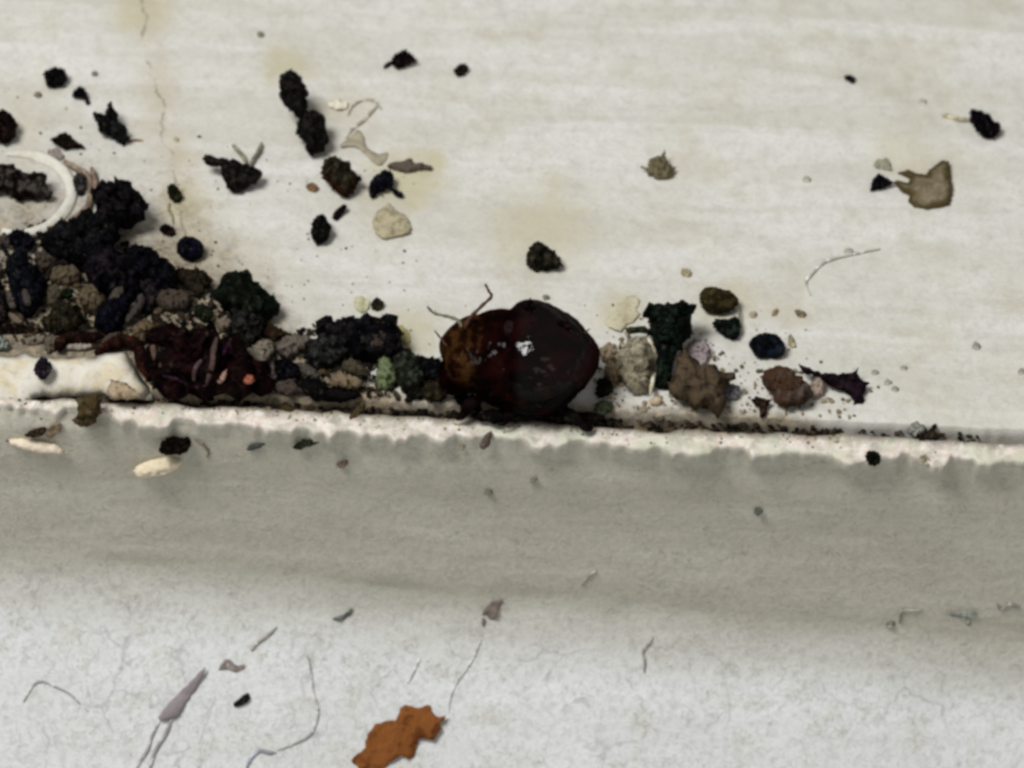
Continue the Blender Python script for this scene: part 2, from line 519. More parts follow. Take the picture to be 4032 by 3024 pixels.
SEED = [0]
def thing(name, cat, label, reg, polys, c1, c2=None, mode='ledge', thick=0.95, face=0.55, amp=0.30, flat=False, curl=0.10, sink=0.04, lift=0.0,
          group=None, rim=None, rough=0.75, spec=0.10, scale=6.0, bump=0.5, coat=0.0, parent=None, smooth=True, ridge=None, corners=False, raw=False, trans=0.0, grow=1.05):
    SEED[0] += 1
    if isinstance(polys[0][0], (int, float)): polys = [polys]
    px = polys if raw else [src(reg, p) for p in polys]
    if not flat:
        g = grow
        out = []
        for p in px:
            mx = sum(a[0] for a in p) / len(p); my = sum(a[1] for a in p) / len(p)
            out.append([(mx + (a[0] - mx) * g, my + (a[1] - my) * g) for a in p])
        px = out
    if flat:
        face = 0.0
        thick = 0.05 if thick == 0.95 else thick
    VV, FF, CORE, h, n = slab(px, mode, face, thick, amp if not flat else amp * 0.25, SEED[0] * 1.37, flat, curl, ridge, corners)
    dep = max(-v.dot(n) for v in VV)
    s = (dep - min(sink, dep * 0.4) + lift) / TOCAM.dot(n)
    c = h + TOCAM * s
    o = new_obj(name, VV, FF, debris_mat(c1, c2, rough, spec, scale, bump, rim, coat, trans), smooth, attr={'core': CORE})
    o.location = c
    if parent is None:
        tag(o, label, cat, group)
    else:
        o.parent = parent
        o.matrix_parent_inverse = Matrix.Translation(-parent.location)
    return o

def catmull(P, k=6):
    out = []
    n = len(P)
    for i in range(n - 1):
        p0, p1, p2, p3 = P[max(0, i - 1)], P[i], P[i + 1], P[min(n - 1, i + 2)]
        for j in range(k):
            t = j / k
            out.append(0.5 * ((2 * p1) + (-p0 + p2) * t + (2 * p0 - 5 * p1 + 4 * p2 - p3) * t * t + (-p0 + 3 * p1 - 3 * p2 + p3) * t * t * t))
    out.append(P[-1])
    return out

def tube(path, radii, sides=7, squash=1.0, upv=None):
    V, F = [], []
    n = len(path)
    up = upv or Vector((0.1, -0.6, 0.8))
    for i, p in enumerate(path):
        t = (path[min(n - 1, i + 1)] - path[max(0, i - 1)]).normalized()
        a = t.cross(up).normalized(); b = a.cross(t).normalized()
        for k in range(sides):
            th = 2 * math.pi * k / sides
            V.append(p + a * math.cos(th) * radii[i] + b * math.sin(th) * radii[i] * squash)
    for i in range(n - 1):
        for k in range(sides):
            a = i * sides + k; b = i * sides + (k + 1) % sides
            F.append((a, b, b + sides, a + sides))
    F.append(tuple(range(sides))[::-1]); F.append(tuple((n - 1) * sides + k for k in range(sides)))
    return V, F

def strand(name, cat, label, reg, pts, r, c1, c2=None, mode='ledge', lift=0.0, heights=None, taper=(0.5, 0.4), group=None, parent=None, squash=1.0, wob=0.0, spec=0.1, rough=.7, coat=0.0):
    SEED[0] += 1
    if mode == 'bvh': r *= 0.75
    P = []
    hs = heights or [lift] * len(pts)
    for (X, Y), hh in zip(src(reg, pts), hs):
        h, n = surf(X, Y, mode)
        P.append(h + TOCAM * ((r * squash * 0.8 + hh) / TOCAM.dot(n)))
    path = catmull(P)
    if wob:
        path = [p + Vector((N3(p, 1.2, SEED[0]), 0.6 * N3(p, 1.2, SEED[0] + 3), 0.0)) * wob for p in path]
    n = len(path)
    rad = []
    for i in range(n):
        t = i / (n - 1)
        k = 1.0
        if t < 0.15: k = taper[0] + (1 - taper[0]) * t / .15
        if t > 0.8: k = taper[1] + (1 - taper[1]) * (1 - t) / .2
        rad.append(r * k * (1 + 0.25 * N1(t * 9, SEED[0])))
    o0 = path[0].copy()
    V, F = tube([p - o0 for p in path], rad, 8, squash)
    o = new_obj(name, V, F, debris_mat(c1, c2, rough, spec, 6.0, 0.3, None, coat), True)
    o.location = o0
    if parent is None: tag(o, label, cat, group)
    else:
        o.parent = parent; o.matrix_parent_inverse = Matrix.Translation(-parent.location)
    return o

# colours (as seen, sRGB)
BLK, NAVY, GRN = (12, 10, 13), (8, 9, 22), (15, 21, 13)
OLV, BRN, MAR = (50, 44, 27), (62, 46, 30), (30, 9, 9)
SLT, TAN, GREY = (38, 38, 40), (150, 131, 98), (116, 110, 100)
BEI, CRM, LIL = (172, 163, 140), (232, 222, 202), (132, 121, 126)
GA = 'dark crumbs scattered on the upper left of the ledge'
GB = 'crumbs of the debris pile at the left'
GC = 'crumbs around the middle of the ledge'
GD = 'crumbs and chips on the right of the ledge'
GE = 'debris beside the beetle along the crack'
GF = 'bits on the lip and face of the moulding'
GS = 'tiny specks on the pale paint'
GH = 'loose hairs and fibres'

# ------------------------------------------------------------------ the beetle
def build_beetle():
    prims = []           # (kind, data, colour index)
    def ell(c, r, col, n=(48, 32), fn=None, rot=None):
        V, F = [], []
        nu, nv = n
        for j in range(nv + 1):
            ph = math.pi * j / nv
            for i in range(nu):
                th = 2 * math.pi * i / nu
                p = Vector((math.cos(ph), math.sin(ph) * math.cos(th), math.sin(ph) * math.sin(th)))
                if fn: p = fn(p)
                p = Vector((p.x * r[0], p.y * r[1], p.z * r[2]))
                if rot: p = rot @ p
                V.append(p + Vector(c))
        for j in range(nv):
            for i in range(nu):
                a = j * nu + i; b = j * nu + (i + 1) % nu
                F.append((a, a + nu, b + nu, b))
        prims.append((V, F, col))
    def shell(p):
        # domed wing cases: highest in front of the middle, tapering to the rear, flat beneath, a groove along the seam
        q = p.copy()
        k = 1 - 0.24 * max(0, p.x) ** 2
        q.y *= k; q.z *= k
        if q.z < 0: q.z *= 1.12
        if q.z > 0: q.z *= 1 + 0.13 * math.exp(-((p.x + 0.18) / 0.24) ** 2) * math.sqrt(p.z) * max(0.0, min(1.0, (p.y + 0.1) / 0.5))
        s = math.exp(-(p.y / 0.035) ** 2) * (1 if p.z > 0 else 0)
        return q * (1 - 0.022 * s)
    ell((-0.10, 0, 0), (1.18, 1.10, 0.97), 0, (96, 64), shell)
    ell((-0.86, 0.03, -0.06), (0.78, 0.99, 0.84), 0)
    ell((-1.36, 0.04, -0.06), (0.64, 0.80, 0.72), 1)
    ell((-1.66, -0.12, -0.46), (0.38, 0.50, 0.42), 2)
    ell((-0.30, 0, -0.62), (1.10, 0.90, 0.44), 2)
    def limb(pts, rads):
        path = catmull([Vector(p) for p in pts], 5)
        n = len(path); R = []
        for i in range(n):
            t = i / (n - 1) * (len(rads) - 1); k = min(int(t), len(rads) - 2); f = t - k
            R.append(rads[k] * (1 - f) + rads[k + 1] * f)
        V, F = tube(path, R, 10)
        prims.append((V, F, 3))
    for s in (-1, 1):
        limb([(-1.15, s * .42, -.70), (-1.42, s * .66, -.74), (-1.50, s * .74, -.92), (-1.56, s * .78, -1.02), (-1.66, s * .76, -1.06)], (.10, .12, .09, .065, .05))
        limb([(-0.45, s * .60, -.80), (-0.62, s * .80, -.82), (-0.68, s * .88, -.96), (-0.74, s * .90, -1.02), (-0.86, s * .84, -1.06)], (.10, .12, .09, .065, .05))
        limb([(0.40, s * .60, -.80), (0.66, s * .80, -.80), (0.80, s * .86, -.96), (0.90, s * .88, -1.02), (1.0, s * .82, -1.06)], (.10, .13, .10, .07, .05))
    V, F = [], []
    for (v, f, c) in prims:
        o = len(V); V += v; F += [tuple(k + o for k in q) for q in f]
    me = bpy.data.meshes.new('tmp'); me.from_pydata([tuple(v) for v in V], [], F); me.update()
    bm = bmesh.new(); bm.from_mesh(me); bmesh.ops.remove_doubles(bm, verts=bm.verts, dist=1e-5); bmesh.ops.recalc_face_normals(bm, faces=bm.faces); bm.to_mesh(me); bm.free()
    tmp = bpy.data.objects.new('tmp', me); COL.objects.link(tmp)
    r = tmp.modifiers.new('r', 'REMESH'); r.mode = 'VOXEL'; r.voxel_size = 0.022
    sm = tmp.modifiers.new('s', 'SMOOTH'); sm.iterations = 6; sm.factor = 0.5
    dg = bpy.context.evaluated_depsgraph_get()
    fin = bpy.data.meshes.new_from_object(tmp.evaluated_get(dg))
    bpy.data.objects.remove(tmp)
    fin.name = 'beetle'
    nrm = [v.normal.copy() for v in fin.vertices]
    for v, nn in zip(fin.vertices, nrm):
        wq = 1 - math.exp(-((v.co - Vector((-0.32, -0.55, 0.82))).length / 0.42) ** 2)
        v.co = v.co + nn * wq * (0.075 * N3(v.co, 1.7, 3.3) + 0.035 * N3(v.co, 4.2, 7.1) + 0.012 * N3(v.co, 9.0, 1.1))
    fin.update()
    trees = [(BVHTree.FromPolygons(v, f), c) for v, f, c in prims]
    amber = fin.attributes.new('amber', 'FLOAT', 'POINT'); leg = fin.attributes.new('limb', 'FLOAT', 'POINT')
    av, lv = [], []
    for v in fin.vertices:
        d = [9, 9, 9, 9]
        for t, c in trees:
            q = t.find_nearest(v.co)
            if q[0] is not None: d[c] = min(d[c], q[3])
        av.append(1.0 / (1 + math.exp((d[1] - min(d[0], d[2], d[3])) * 40)))
        lv.append(1.0 if d[3] < min(d[0], d[1], d[2]) else 0.0)
    amber.data.foreach_set('value', av); leg.data.foreach_set('value', lv)
    fin.polygons.foreach_set('use_smooth', [True] * len(fin.polygons))
    nt = NT('beetle_shell')
    P, x, y, z = obj_coord(nt)
    a = nt.noise(P, 1.7, 4, 0.6, 0.5); b = nt.noise(P, 5.0, 3, 0.6)
    c = nt.mix(nt.ramp(a, 0.42, 0.66), lin((5, 1, 1)), lin((27, 5, 4)))
    am = nt.n('ShaderNodeAttribute', attribute_name='amber').outputs['Fac']
    lb = nt.n('ShaderNodeAttribute', attribute_name='limb').outputs['Fac']
    pc = nt.mix(nt.ramp(b, 0.42, 0.62), lin((22, 8, 4)), lin((60, 38, 18)))
    am = nt.math('MULTIPLY', am, nt.ramp(nt.math('ADD', z, nt.math('MULTIPLY', nt.math('SUBTRACT', b, .5), .5)), -0.25, 0.25))
    c = nt.mix(am, c, pc)
    c = nt.mix(lb, c, nt.mix(nt.ramp(b, .4, .6), lin((8, 5, 5)), lin((22, 13, 11))))
    nt.L.new(c, nt.b.inputs['Base Color'])
    dn = nt.noise(P, 2.6, 3, 0.6, 0.8)
    pit = nt.noise(P, 13.0, 2, 0.5)
    low = nt.math('SUBTRACT', 1.0, nt.ramp(nt.math('ADD', z, nt.math('MULTIPLY', y, -0.35)), 0.15, 0.75))
    crust = nt.noise(P, 5.5, 4, 0.7, 0.6)
    h = nt.math('ADD', nt.math('MULTIPLY', dn, 0.35), nt.math('ADD', nt.math('MULTIPLY', pit, 0.03), nt.math('MULTIPLY', nt.math('MULTIPLY', crust, low), 1.6)))
    bp = nt.bump(h, 0.35, 0.16)
    c = nt.mix(nt.math('MULTIPLY', nt.math('MULTIPLY', nt.ramp(crust, 0.58, 0.72), low), 0.5), c, lin((66, 46, 44)))
    df = nt.n('ShaderNodeBsdfDiffuse'); gl = nt.n('ShaderNodeBsdfGlossy'); mx = nt.n('ShaderNodeMixShader')
    gl.inputs['Roughness'].default_value = 0.035
    gf = nt.math('ADD', 0.007, nt.math('MULTIPLY', nt.math('SUBTRACT', 1.0, low), 0.027))
    gf = nt.math('MULTIPLY', gf, nt.math('ADD', 0.12, nt.math('MULTIPLY', nt.ramp(x, -0.62, -0.38), 0.88)))
    gf = nt.math('MULTIPLY', gf, nt.math('SUBTRACT', 1.0, nt.math('MULTIPLY', am, 0.75)))
    nt.L.new(gf, mx.inputs[0])
    nt.L.new(c, df.inputs['Color']); nt.L.new(bp.outputs[0], df.inputs['Normal']); nt.L.new(bp.outputs[0], gl.inputs['Normal'])
    nt.L.new(df.outputs[0], mx.inputs[1]); nt.L.new(gl.outputs[0], mx.inputs[2])
    nt.L.new(mx.outputs[0], nt.N['Material Output'].inputs['Surface'])
    fin.materials.clear(); fin.materials.append(nt.m)
    o = bpy.data.objects.new('beetle', fin)
    COL.objects.link(o)
    cx, cy = src('E', [(1330, 872)])[0]
    d = ray(cx, cy)
    zc = 1.10
    o.location = CPOS + d * ((zc - CPOS.z) / d.z)
    tag(o, 'shiny dark reddish-brown beetle with amber forebody sitting over the crack', 'beetle')
    # feelers and hairs leave the head; outlines given as image offsets turned into the body's own space
    def at(x, y, yy):
        X, Y = src('E', [(x, y)])[0]
        p = hit_plane(X, Y, o.location + Vector((0, yy, 0)), Vector((0, -1, 0)))
        return p - o.location
    def feeler(name, pts, r, c1):
        path = catmull([at(*p) for p in pts], 5)
        n = len(path)
        V, F = tube(path, [r * (1 - 0.45 * i / (n - 1)) * (1 + .2 * math.sin(i * 1.9)) for i in range(n)], 8)
        k = new_obj(name, V, F, debris_mat(c1, None, .5, .3, 8, .3), parent=o)
        return k
    feeler('antenna', [(560, 640, .10), (600, 520, .18), (720, 390, .25), (822, 292, .3), (800, 240, .3), (765, 170, .3)], 0.042, (70, 46, 36))
    feeler('antenna', [(540, 600, .2), (500, 520, .3), (400, 482, .35), (270, 450, .4), (205, 388, .4)], 0.040, (92, 90, 74))
    feeler('bristle', [(420, 800, -.1), (350, 715, -.1), (275, 620, -.1)], 0.028, (96, 62, 50))
    feeler('bristle', [(1690, 690, .2), (1730, 640, .2), (1775, 600, .2)], 0.022, (70, 60, 40))
    # an eye on the near side of the head
    E_, F_ = [], []
    for j in range(9):
        for i in range(12):
            ph, th = math.pi * j / 8, 2 * math.pi * i / 12
            E_.append(Vector((-1.78, -0.36, -0.26)) + Vector((math.sin(ph) * math.cos(th), math.sin(ph) * math.sin(th), math.cos(ph))) * 0.085)
    for j in range(8):
        for i in range(12):
            a_ = j * 12 + i; b_ = j * 12 + (i + 1) % 12
            F_.append((a_, a_ + 12, b_ + 12, b_))
    new_obj('eye', E_, F_, debris_mat((5, 5, 6), (12, 10, 12), .15, .4, 6, .1), parent=o)
    return o
beetle = build_beetle()

BB = (BVHTree.FromPolygons([v.co for v in beetle.data.vertices], [tuple(p.vertices) for p in beetle.data.polygons]), beetle.location.copy())
thing('crumb', 'crumb', 'tiny dark knob of dirt perched on the very top of the beetle', 'E', [(1115, 400), (1150, 335), (1195, 300), (1235, 345), (1275, 400), (1200, 430)], (14, 6, 8), (28, 14, 16), mode=BB, grow=1.0)
thing('crumb', 'crumb', 'dark flake of dirt stuck on the right slope of the beetle', 'E', [(1440, 520), (1500, 500), (1590, 560), (1640, 620), (1560, 610), (1480, 570)], (18, 8, 8), (36, 20, 16), mode=BB, grow=1.0, thick=.6)
thing('crumb', 'crumb', 'reddish dusty flake of dirt on the upper left of the beetle shell', 'E', [(940, 560), (990, 510), (1050, 540), (1040, 620), (1000, 700), (950, 660)], (58, 40, 42), (40, 22, 24), mode=BB, grow=1.0, thick=.35)

# ------------------------------------------------------------------ the insect husk and what lies in the crack
hp = [(624, 1307), (678, 1293), (791, 1297), (850, 1297), (886, 1329), (934, 1334), (975, 1387), (1012, 1431), (1085, 1488), (1044, 1529), (922, 1557),
      (800, 1560), (633, 1564), (628, 1505), (583, 1438), (583, 1370)]
def husk_ridge(v, ext):
    return 0.07 * math.cos((v[0] * 0.9 + v[1] * 0.25) * 13.0)
husk = thing('husk', 'insect husk', 'dark maroon ribbed insect husk wedged in the crack left of the middle', 'T', hp, (15, 4, 5), (34, 13, 15), thick=0.62, amp=0.42,
             grow=1.0, rough=.5, spec=.12, ridge=husk_ridge, scale=3.5, sink=.1)
HB = (BVHTree.FromPolygons([v.co for v in husk.data.vertices], [tuple(p.vertices) for p in husk.data.polygons]), husk.location.copy())
strand('rib', None, None, 'B', [(1890, 1060), (1860, 1180), (1850, 1300), (1800, 1460)], 0.055, (72, 58, 54), (96, 78, 72), mode=HB, parent=husk)
strand('rib', None, None, 'B', [(1420, 1390), (1560, 1430), (1700, 1490), (1820, 1470)], 0.035, (52, 24, 44), (70, 40, 56), mode=HB, parent=husk)
strand('rib', None, None, 'B', [(1330, 1110), (1350, 1210), (1400, 1320)], 0.06, (84, 66, 56), (104, 84, 70), mode=HB, parent=husk)
strand('rib', None, None, 'B', [(2010, 1090), (1960, 1180), (1930, 1290)], 0.04, (54, 20, 48), (66, 30, 56), mode=HB, parent=husk)
strand('rib', None, None, 'B', [(1760, 1250), (1700, 1340), (1690, 1440)], 0.045, (66, 50, 52), None, mode=HB, parent=husk)
thing('scrap', 'insect scrap', 'small pinkish tan sliver painted as the highlight on the right of the maroon husk', 'D', [(130, 1230), (190, 1150), (235, 1110), (225, 1210), (165, 1262)], (150, 118, 104), (180, 150, 136), mode=HB, group=GE)  # solid sliver coloured as the pink highlight of the husk
thing('scrap', 'insect scrap', 'tiny orange red bit painted as a glint at the lower right of the husk', 'D', [(385, 1225), (430, 1165), (490, 1180), (500, 1240), (420, 1265)], (150, 84, 62), (180, 130, 112), mode=HB, group=GE)  # orange glint of the husk modelled as a coloured bit
thing('scrap', 'insect scrap', 'thin rusty red sliver at the foot of the maroon husk', 'D', [(470, 1340), (560, 1310), (640, 1318), (560, 1362)], (110, 46, 26), None, group=GE)

strand('twig', 'twig', 'curved dark reddish-brown twig leading from the white caulk chunk to the husk', 'B', [(850, 1205), (960, 1130), (1090, 1090), (1190, 1120), (1230, 1210), (1250, 1310), (1310, 1400)], 0.13, (34, 12, 10), (62, 30, 20), lift=.08, taper=(.6, .7))
strand('twig', 'twig', 'short arched dark brown twig above the white caulk chunk', 'B', [(520, 1160), (545, 1095), (640, 1055), (760, 1062), (900, 1040)], 0.12, (24, 10, 9), (48, 24, 18), lift=.1, taper=(.7, .5))
thing('crumb', 'crumb', 'long flat black lump standing in for the shadow strip beneath the pile at left', 'B', [(-60, 970), (60, 955), (170, 950), (390, 985), (340, 1022), (150, 1035), (-60, 1025)], (14, 8, 6), (30, 18, 14), thick=.8, group=GB)  # black lump placed where the hollow under the pile lies in shadow
thing('chip', 'paint chip', 'pale grey sliver lying inside the arched twig over the caulk', 'B', [(560, 1140), (640, 1112), (790, 1118), (815, 1150), (700, 1172), (590, 1168)], (150, 140, 132), (176, 166, 156), group=GB, lift=.05)
thing('chip', 'paint chip', 'dull grey chip just above the caulk chunk by the left edge', 'B', [(175, 1085), (290, 1050), (400, 1040), (395, 1100), (260, 1135)], (112, 106, 94), (138, 130, 116), group=GB)
thing('chip', 'paint chip', 'pale teal-grey chip at the left edge above the caulk chunk', 'B', [(-60, 1050), (40, 1065), (95, 1110), (80, 1165), (-60, 1180)], (126, 136, 130), (150, 158, 150), group=GB)
thing('chip', 'paint chip', 'dark greyish crumb between the teal-grey chip and the arched twig', 'B', [(400, 1060), (470, 1040), (550, 1060), (500, 1140), (430, 1210), (395, 1140)], (92, 84, 72), (124, 114, 98), group=GB)

# white caulk chunk at the left end of the lip
gp = [(-120, 182), (0, 178), (250, 178), (420, 192), (640, 180), (830, 168), (900, 258), (960, 375), (1005, 462), (900, 452), (760, 462), (690, 425), (650, 432), (530, 440), (300, 430), (220, 490), (80, 522), (-120, 540)]
thing('caulk_chunk', 'caulk', 'thick white chunk of old caulk at the left end of the crack', 'G', gp, (226, 222, 210), (214, 202, 174), mode='lip', thick=0.34, face=.35, amp=.12, corners=True, scale=2.2, spec=.2, sink=.1)
thing('crumb', 'crumb', 'dusty tan crumb lying on the right corner of the white caulk chunk', 'G', [(735, 400), (770, 330), (850, 350), (900, 400), (975, 440), (880, 458), (760, 458)], (178, 160, 134), (150, 130, 104), mode='lip', lift=.42, thick=.6, group=GF)
thing('crumb', 'crumb', 'dark purple oval crumb resting on the white caulk chunk', 'B', [(320, 1310), (370, 1245), (430, 1240), (480, 1320), (440, 1400), (390, 1425), (340, 1385)], (38, 30, 42), (74, 62, 74), mode='lip', lift=.45, group=GF)

# ------------------------------------------------------------------ upper left of the ledge
thing('crumb', 'crumb', 'round black crumb highest of the cluster at the upper left', 'A', [(385, 230), (410, 185), (470, 165), (540, 165), (580, 190), (590, 240), (570, 290), (520, 305), (470, 325), (420, 300)], BLK, group=GA)
thing('crumb', 'crumb', 'small black crumb with a short tail right below the round black one', 'A', [(635, 400), (660, 340), (705, 315), (750, 350), (775, 420), (792, 472), (758, 472), (735, 424), (690, 415)], BLK, group=GA)
thing('splinter', 'splinter', 'black forked splinter between the round black crumb and the yellow stain', 'A', [(835, 540), (880, 548), (930, 565), (958, 470), (985, 455), (1010, 520), (1050, 620), (1100, 680), (1130, 770), (1080, 810), (1010, 780), (900, 720), (860, 650)], BLK, (34, 38, 34), group=GA, corners=True)
strand('hair', 'hair', 'short brown bristle at the lower tip of the forked black splinter', 'A', [(1110, 785), (1180, 780), (1245, 782)], 0.03, (120, 96, 74), group=GH)
thing('seed', 'seed', 'dark red-black seed cut off by the left edge, above the cream curl', 'A', [(-70, 570), (0, 550), (60, 540), (120, 580), (150, 650), (150, 740), (70, 810), (0, 795), (-70, 770)], (18, 8, 9), (36, 22, 20), group=GA)
thing('crumb', 'crumb', 'arrow-shaped dark brown crumb left of the forked splinter', 'A', [(450, 780), (580, 712), (640, 770), (748, 842), (650, 852), (570, 872), (510, 820)], (24, 15, 8), (44, 30, 16), group=GA, corners=True)
thing('flake', 'flake', 'greyish dusty flake under the arrow-shaped brown crumb', 'A', [(410, 880), (470, 840), (530, 870), (560, 930), (500, 965), (440, 940)], (150, 140, 134), (128, 118, 112), flat=True, group=GA)
thing('crumb', 'crumb', 'long maroon-black fragment at the left edge inside the cream curl', 'A', [(-90, 990), (0, 1000), (130, 1010), (200, 1070), (290, 1080), (360, 1060), (420, 1100), (430, 1190), (470, 1280), (380, 1300), (270, 1280), (150, 1300), (100, 1240), (-90, 1250)], (20, 8, 8), (84, 78, 72), group=GA, scale=4.5)
strand('curl', 'paint curl', 'thick cream curl of paint bent around the maroon-black fragment at left', 'A', [(60, 900), (250, 905), (420, 960), (530, 1030), (605, 1140), (625, 1250), (585, 1370), (490, 1480), (360, 1560), (190, 1600), (20, 1570)], 0.125, (224, 222, 212), (212, 207, 192), squash=.5, taper=(.3, .6))
thing('crumb', 'crumb', 'narrow slate-grey fragment standing right of the cream curl', 'A', [(640, 1110), (700, 1058), (752, 1090), (742, 1250), (690, 1265), (650, 1200)], (54, 52, 56), (92, 86, 84), group=GB)
strand('hair', 'hair', 'light brown thread running down beside the narrow slate-grey fragment', 'A', [(560, 960), (640, 1010), (770, 1100), (790, 1300), (730, 1400), (600, 1470)], 0.065, (112, 98, 84), group=GH, lift=.03)
strand('hair', 'hair', 'light brown thread hooked over the left of the big black clump', 'A', [(800, 1020), (830, 1110), (850, 1260), (880, 1400), (930, 1480)], 0.06, (104, 90, 78), group=GH, lift=.06)
thing('clump', 'clump', 'big rounded black clump at the top of the left debris pile', 'A', [(858, 1200), (960, 1165), (1090, 1158), (1200, 1230), (1290, 1350), (1292, 1440), (1180, 1520), (1060, 1545), (950, 1560), (880, 1480), (850, 1340)], (11, 10, 13), (30, 26, 30), group=GB)
thing('seed', 'seed', 'small dark green seed just right of the big rounded black clump', 'A', [(1460, 1190), (1500, 1165), (1560, 1200), (1597, 1270), (1560, 1327), (1510, 1320), (1470, 1260)], (28, 33, 15), (48, 52, 26), group=GA)
strand('hair', 'hair', 'faint olive thread hanging below the small dark green seed', 'A', [(1480, 1330), (1470, 1380), (1500, 1440), (1510, 1510)], 0.028, (120, 116, 88), group=GH)
thing('crumb', 'crumb', 'little black crumb between the green seed and the blue-black bead', 'A', [(1385, 1555), (1430, 1508), (1500, 1530), (1535, 1585), (1500, 1622), (1430, 1600)], (14, 9, 10), (44, 30, 22), group=GA)
thing('seed', 'seed', 'round blue-black bead right of the left debris pile', 'B', [(1540, 300), (1560, 220), (1640, 180), (1740, 210), (1785, 280), (1760, 360), (1680, 397), (1600, 372)], NAVY, (22, 20, 40), group=GA, amp=.12, rough=.5)
for x, y, r, l in ((330, 385, 32, 'tiny grey speck left below the round black crumb'), (825, 200, 28, 'tiny grey speck right of the round black crumb'),
                   (1535, 775, 26, 'pale tan speck right of the crack in the yellow stain')):
    thing('speck', 'speck', l, 'A', disc('A', x, y, r), (112, 106, 96) if x < 1000 else (168, 158, 136), group=GS)

# ------------------------------------------------------------------ the pile on the left
def pile(name, cat, label, poly, c1, c2=None, **k):
    k.setdefault('group', GB); k.setdefault('grow', 1.36 if max(c1) < 60 else 1.0); mz = lambda c: tuple(v * .46 + w * .34 for v, w in zip(c, (82, 72, 66))); c1, c2 = (c1, c2) if max(c1) < 60 else (mz(c1), mz(c2) if c2 else None)
    return thing(name, cat, label, 'B', poly, c1, c2, **k)
pile('crumb', 'crumb', 'blue-black crumb under the lower end of the cream curl', [(105, 190), (160, 142), (230, 160), (305, 222), (235, 275), (150, 275)], (9, 8, 18))
pile('crumb', 'crumb', 'dull grey crumb at the left edge below the cream curl', [(-60, 185), (60, 165), (115, 200), (110, 290), (-60, 260)], (84, 78, 74), (110, 102, 96))
pile('clump', 'clump', 'broad slate-black clump directly beneath the big rounded black one', [(450, 240), (560, 120), (690, 95), (735, 25), (860, 45), (960, 66), (960, 200), (940, 290), (820, 372), (720, 372), (620, 335), (520, 285)], (10, 11, 14), (32, 32, 36))
pile('clump', 'clump', 'navy-black lump at the right shoulder of the left pile', [(1165, 350), (1235, 328), (1330, 330), (1372, 388), (1460, 420), (1512, 540), (1492, 640), (1400, 622), (1300, 570), (1200, 545), (1150, 450)], (8, 8, 15), (20, 18, 28), thick=1.1)
pile('clump', 'clump', 'navy-black lump in the middle of the left pile', [(818, 470), (830, 370), (940, 322), (1060, 380), (1150, 450), (1190, 560), (1120, 640), (1000, 650), (900, 625), (840, 560)], (8, 8, 14), (34, 28, 34), thick=1.1, scale=4)
pile('clump', 'clump', 'navy-black lump low in the left pile right of the tan crumbs', [(880, 945), (880, 860), (960, 762), (1080, 735), (1130, 650), (1190, 690), (1100, 840), (1050, 965), (950, 975)], (7, 8, 18), (16, 16, 30))
pile('clump', 'clump', 'navy-black lump near the left edge of the left pile', [(108, 470), (180, 350), (255, 372), (262, 460), (340, 500), (372, 600), (342, 740), (260, 800), (180, 765), (130, 610)], (7, 10, 18), (26, 26, 34))
pile('crumb', 'crumb', 'pale greyish crumb leaning on the leftmost navy-black lump', [(35, 690), (100, 645), (150, 700), (165, 800), (120, 830), (60, 770)], (108, 98, 94), (136, 124, 116), lift=.15)
pile('crumb', 'crumb', 'grey oval crumb on the lower right of the leftmost navy-black lump', [(208, 660), (255, 635), (300, 720), (295, 805), (232, 770)], (84, 78, 78), (104, 96, 94), lift=.45)
pile('crumb', 'crumb', 'pinkish cream crumb low at the left edge of the pile', [(70, 840), (130, 850), (220, 920), (190, 955), (110, 925)], (176, 150, 128), (196, 172, 150), lift=.1)
pile('crumb', 'crumb', 'blackish crumb in the left corner under the pale greyish crumb', [(-60, 640), (30, 620), (50, 700), (70, 800), (60, 900), (-60, 940)], (20, 14, 18), (56, 44, 46))
pile('crumb', 'crumb', 'dark olive round lump at the bottom of the left pile', [(418, 930), (480, 842), (560, 800), (680, 832), (692, 905), (650, 985), (560, 1015), (470, 992)], (40, 37, 25), (62, 56, 40))
pile('crumb', 'crumb', 'sandy tan crumb left of the middle navy-black lump', [(430, 570), (480, 445), (560, 432), (680, 442), (720, 540), (640, 605), (520, 590)], (140, 124, 94), (104, 92, 68))
pile('crumb', 'crumb', 'sandy tan crumb between the middle and the lowest navy-black lumps', [(690, 700), (760, 590), (830, 610), (900, 690), (930, 762), (840, 830), (730, 800)], (146, 128, 92), (104, 92, 64))
pile('crumb', 'crumb', 'dusty khaki crumb left of the dark olive lump', [(395, 640), (450, 600), (540, 620), (545, 720), (480, 800), (410, 780)], (118, 108, 86), (86, 78, 62))
pile('crumb', 'crumb', 'greyish brown crumb above the sandy tan crumb on the left', [(300, 330), (420, 290), (520, 330), (560, 390), (460, 430), (380, 500), (320, 440)], (90, 80, 68), (62, 54, 46))
pile('crumb', 'crumb', 'dark brown crumb wedged right of the greyish brown one', [(470, 430), (560, 380), (680, 340), (720, 400), (620, 430), (520, 450), (440, 570), (420, 540)], (44, 36, 30), (66, 56, 46))
pile('crumb', 'crumb', 'pale brown stick-like crumb along the right of the dark olive lump', [(660, 720), (700, 710), (750, 860), (800, 960), (760, 960), (690, 860)], (150, 130, 98), (120, 104, 78))
pile('seed', 'seed', 'tiny bright green-black seed among the tan crumbs of the left pile', [(545, 672), (600, 638), (645, 660), (625, 705), (570, 705)], (20, 32, 12), (34, 46, 22), lift=.2)
pile('crumb', 'crumb', 'grey triangular chip between the navy-black lumps of the left pile', [(960, 735), (1010, 640), (1092, 588), (1102, 670), (1052, 745), (990, 765)], (92, 88, 78), (116, 110, 98), lift=.35)
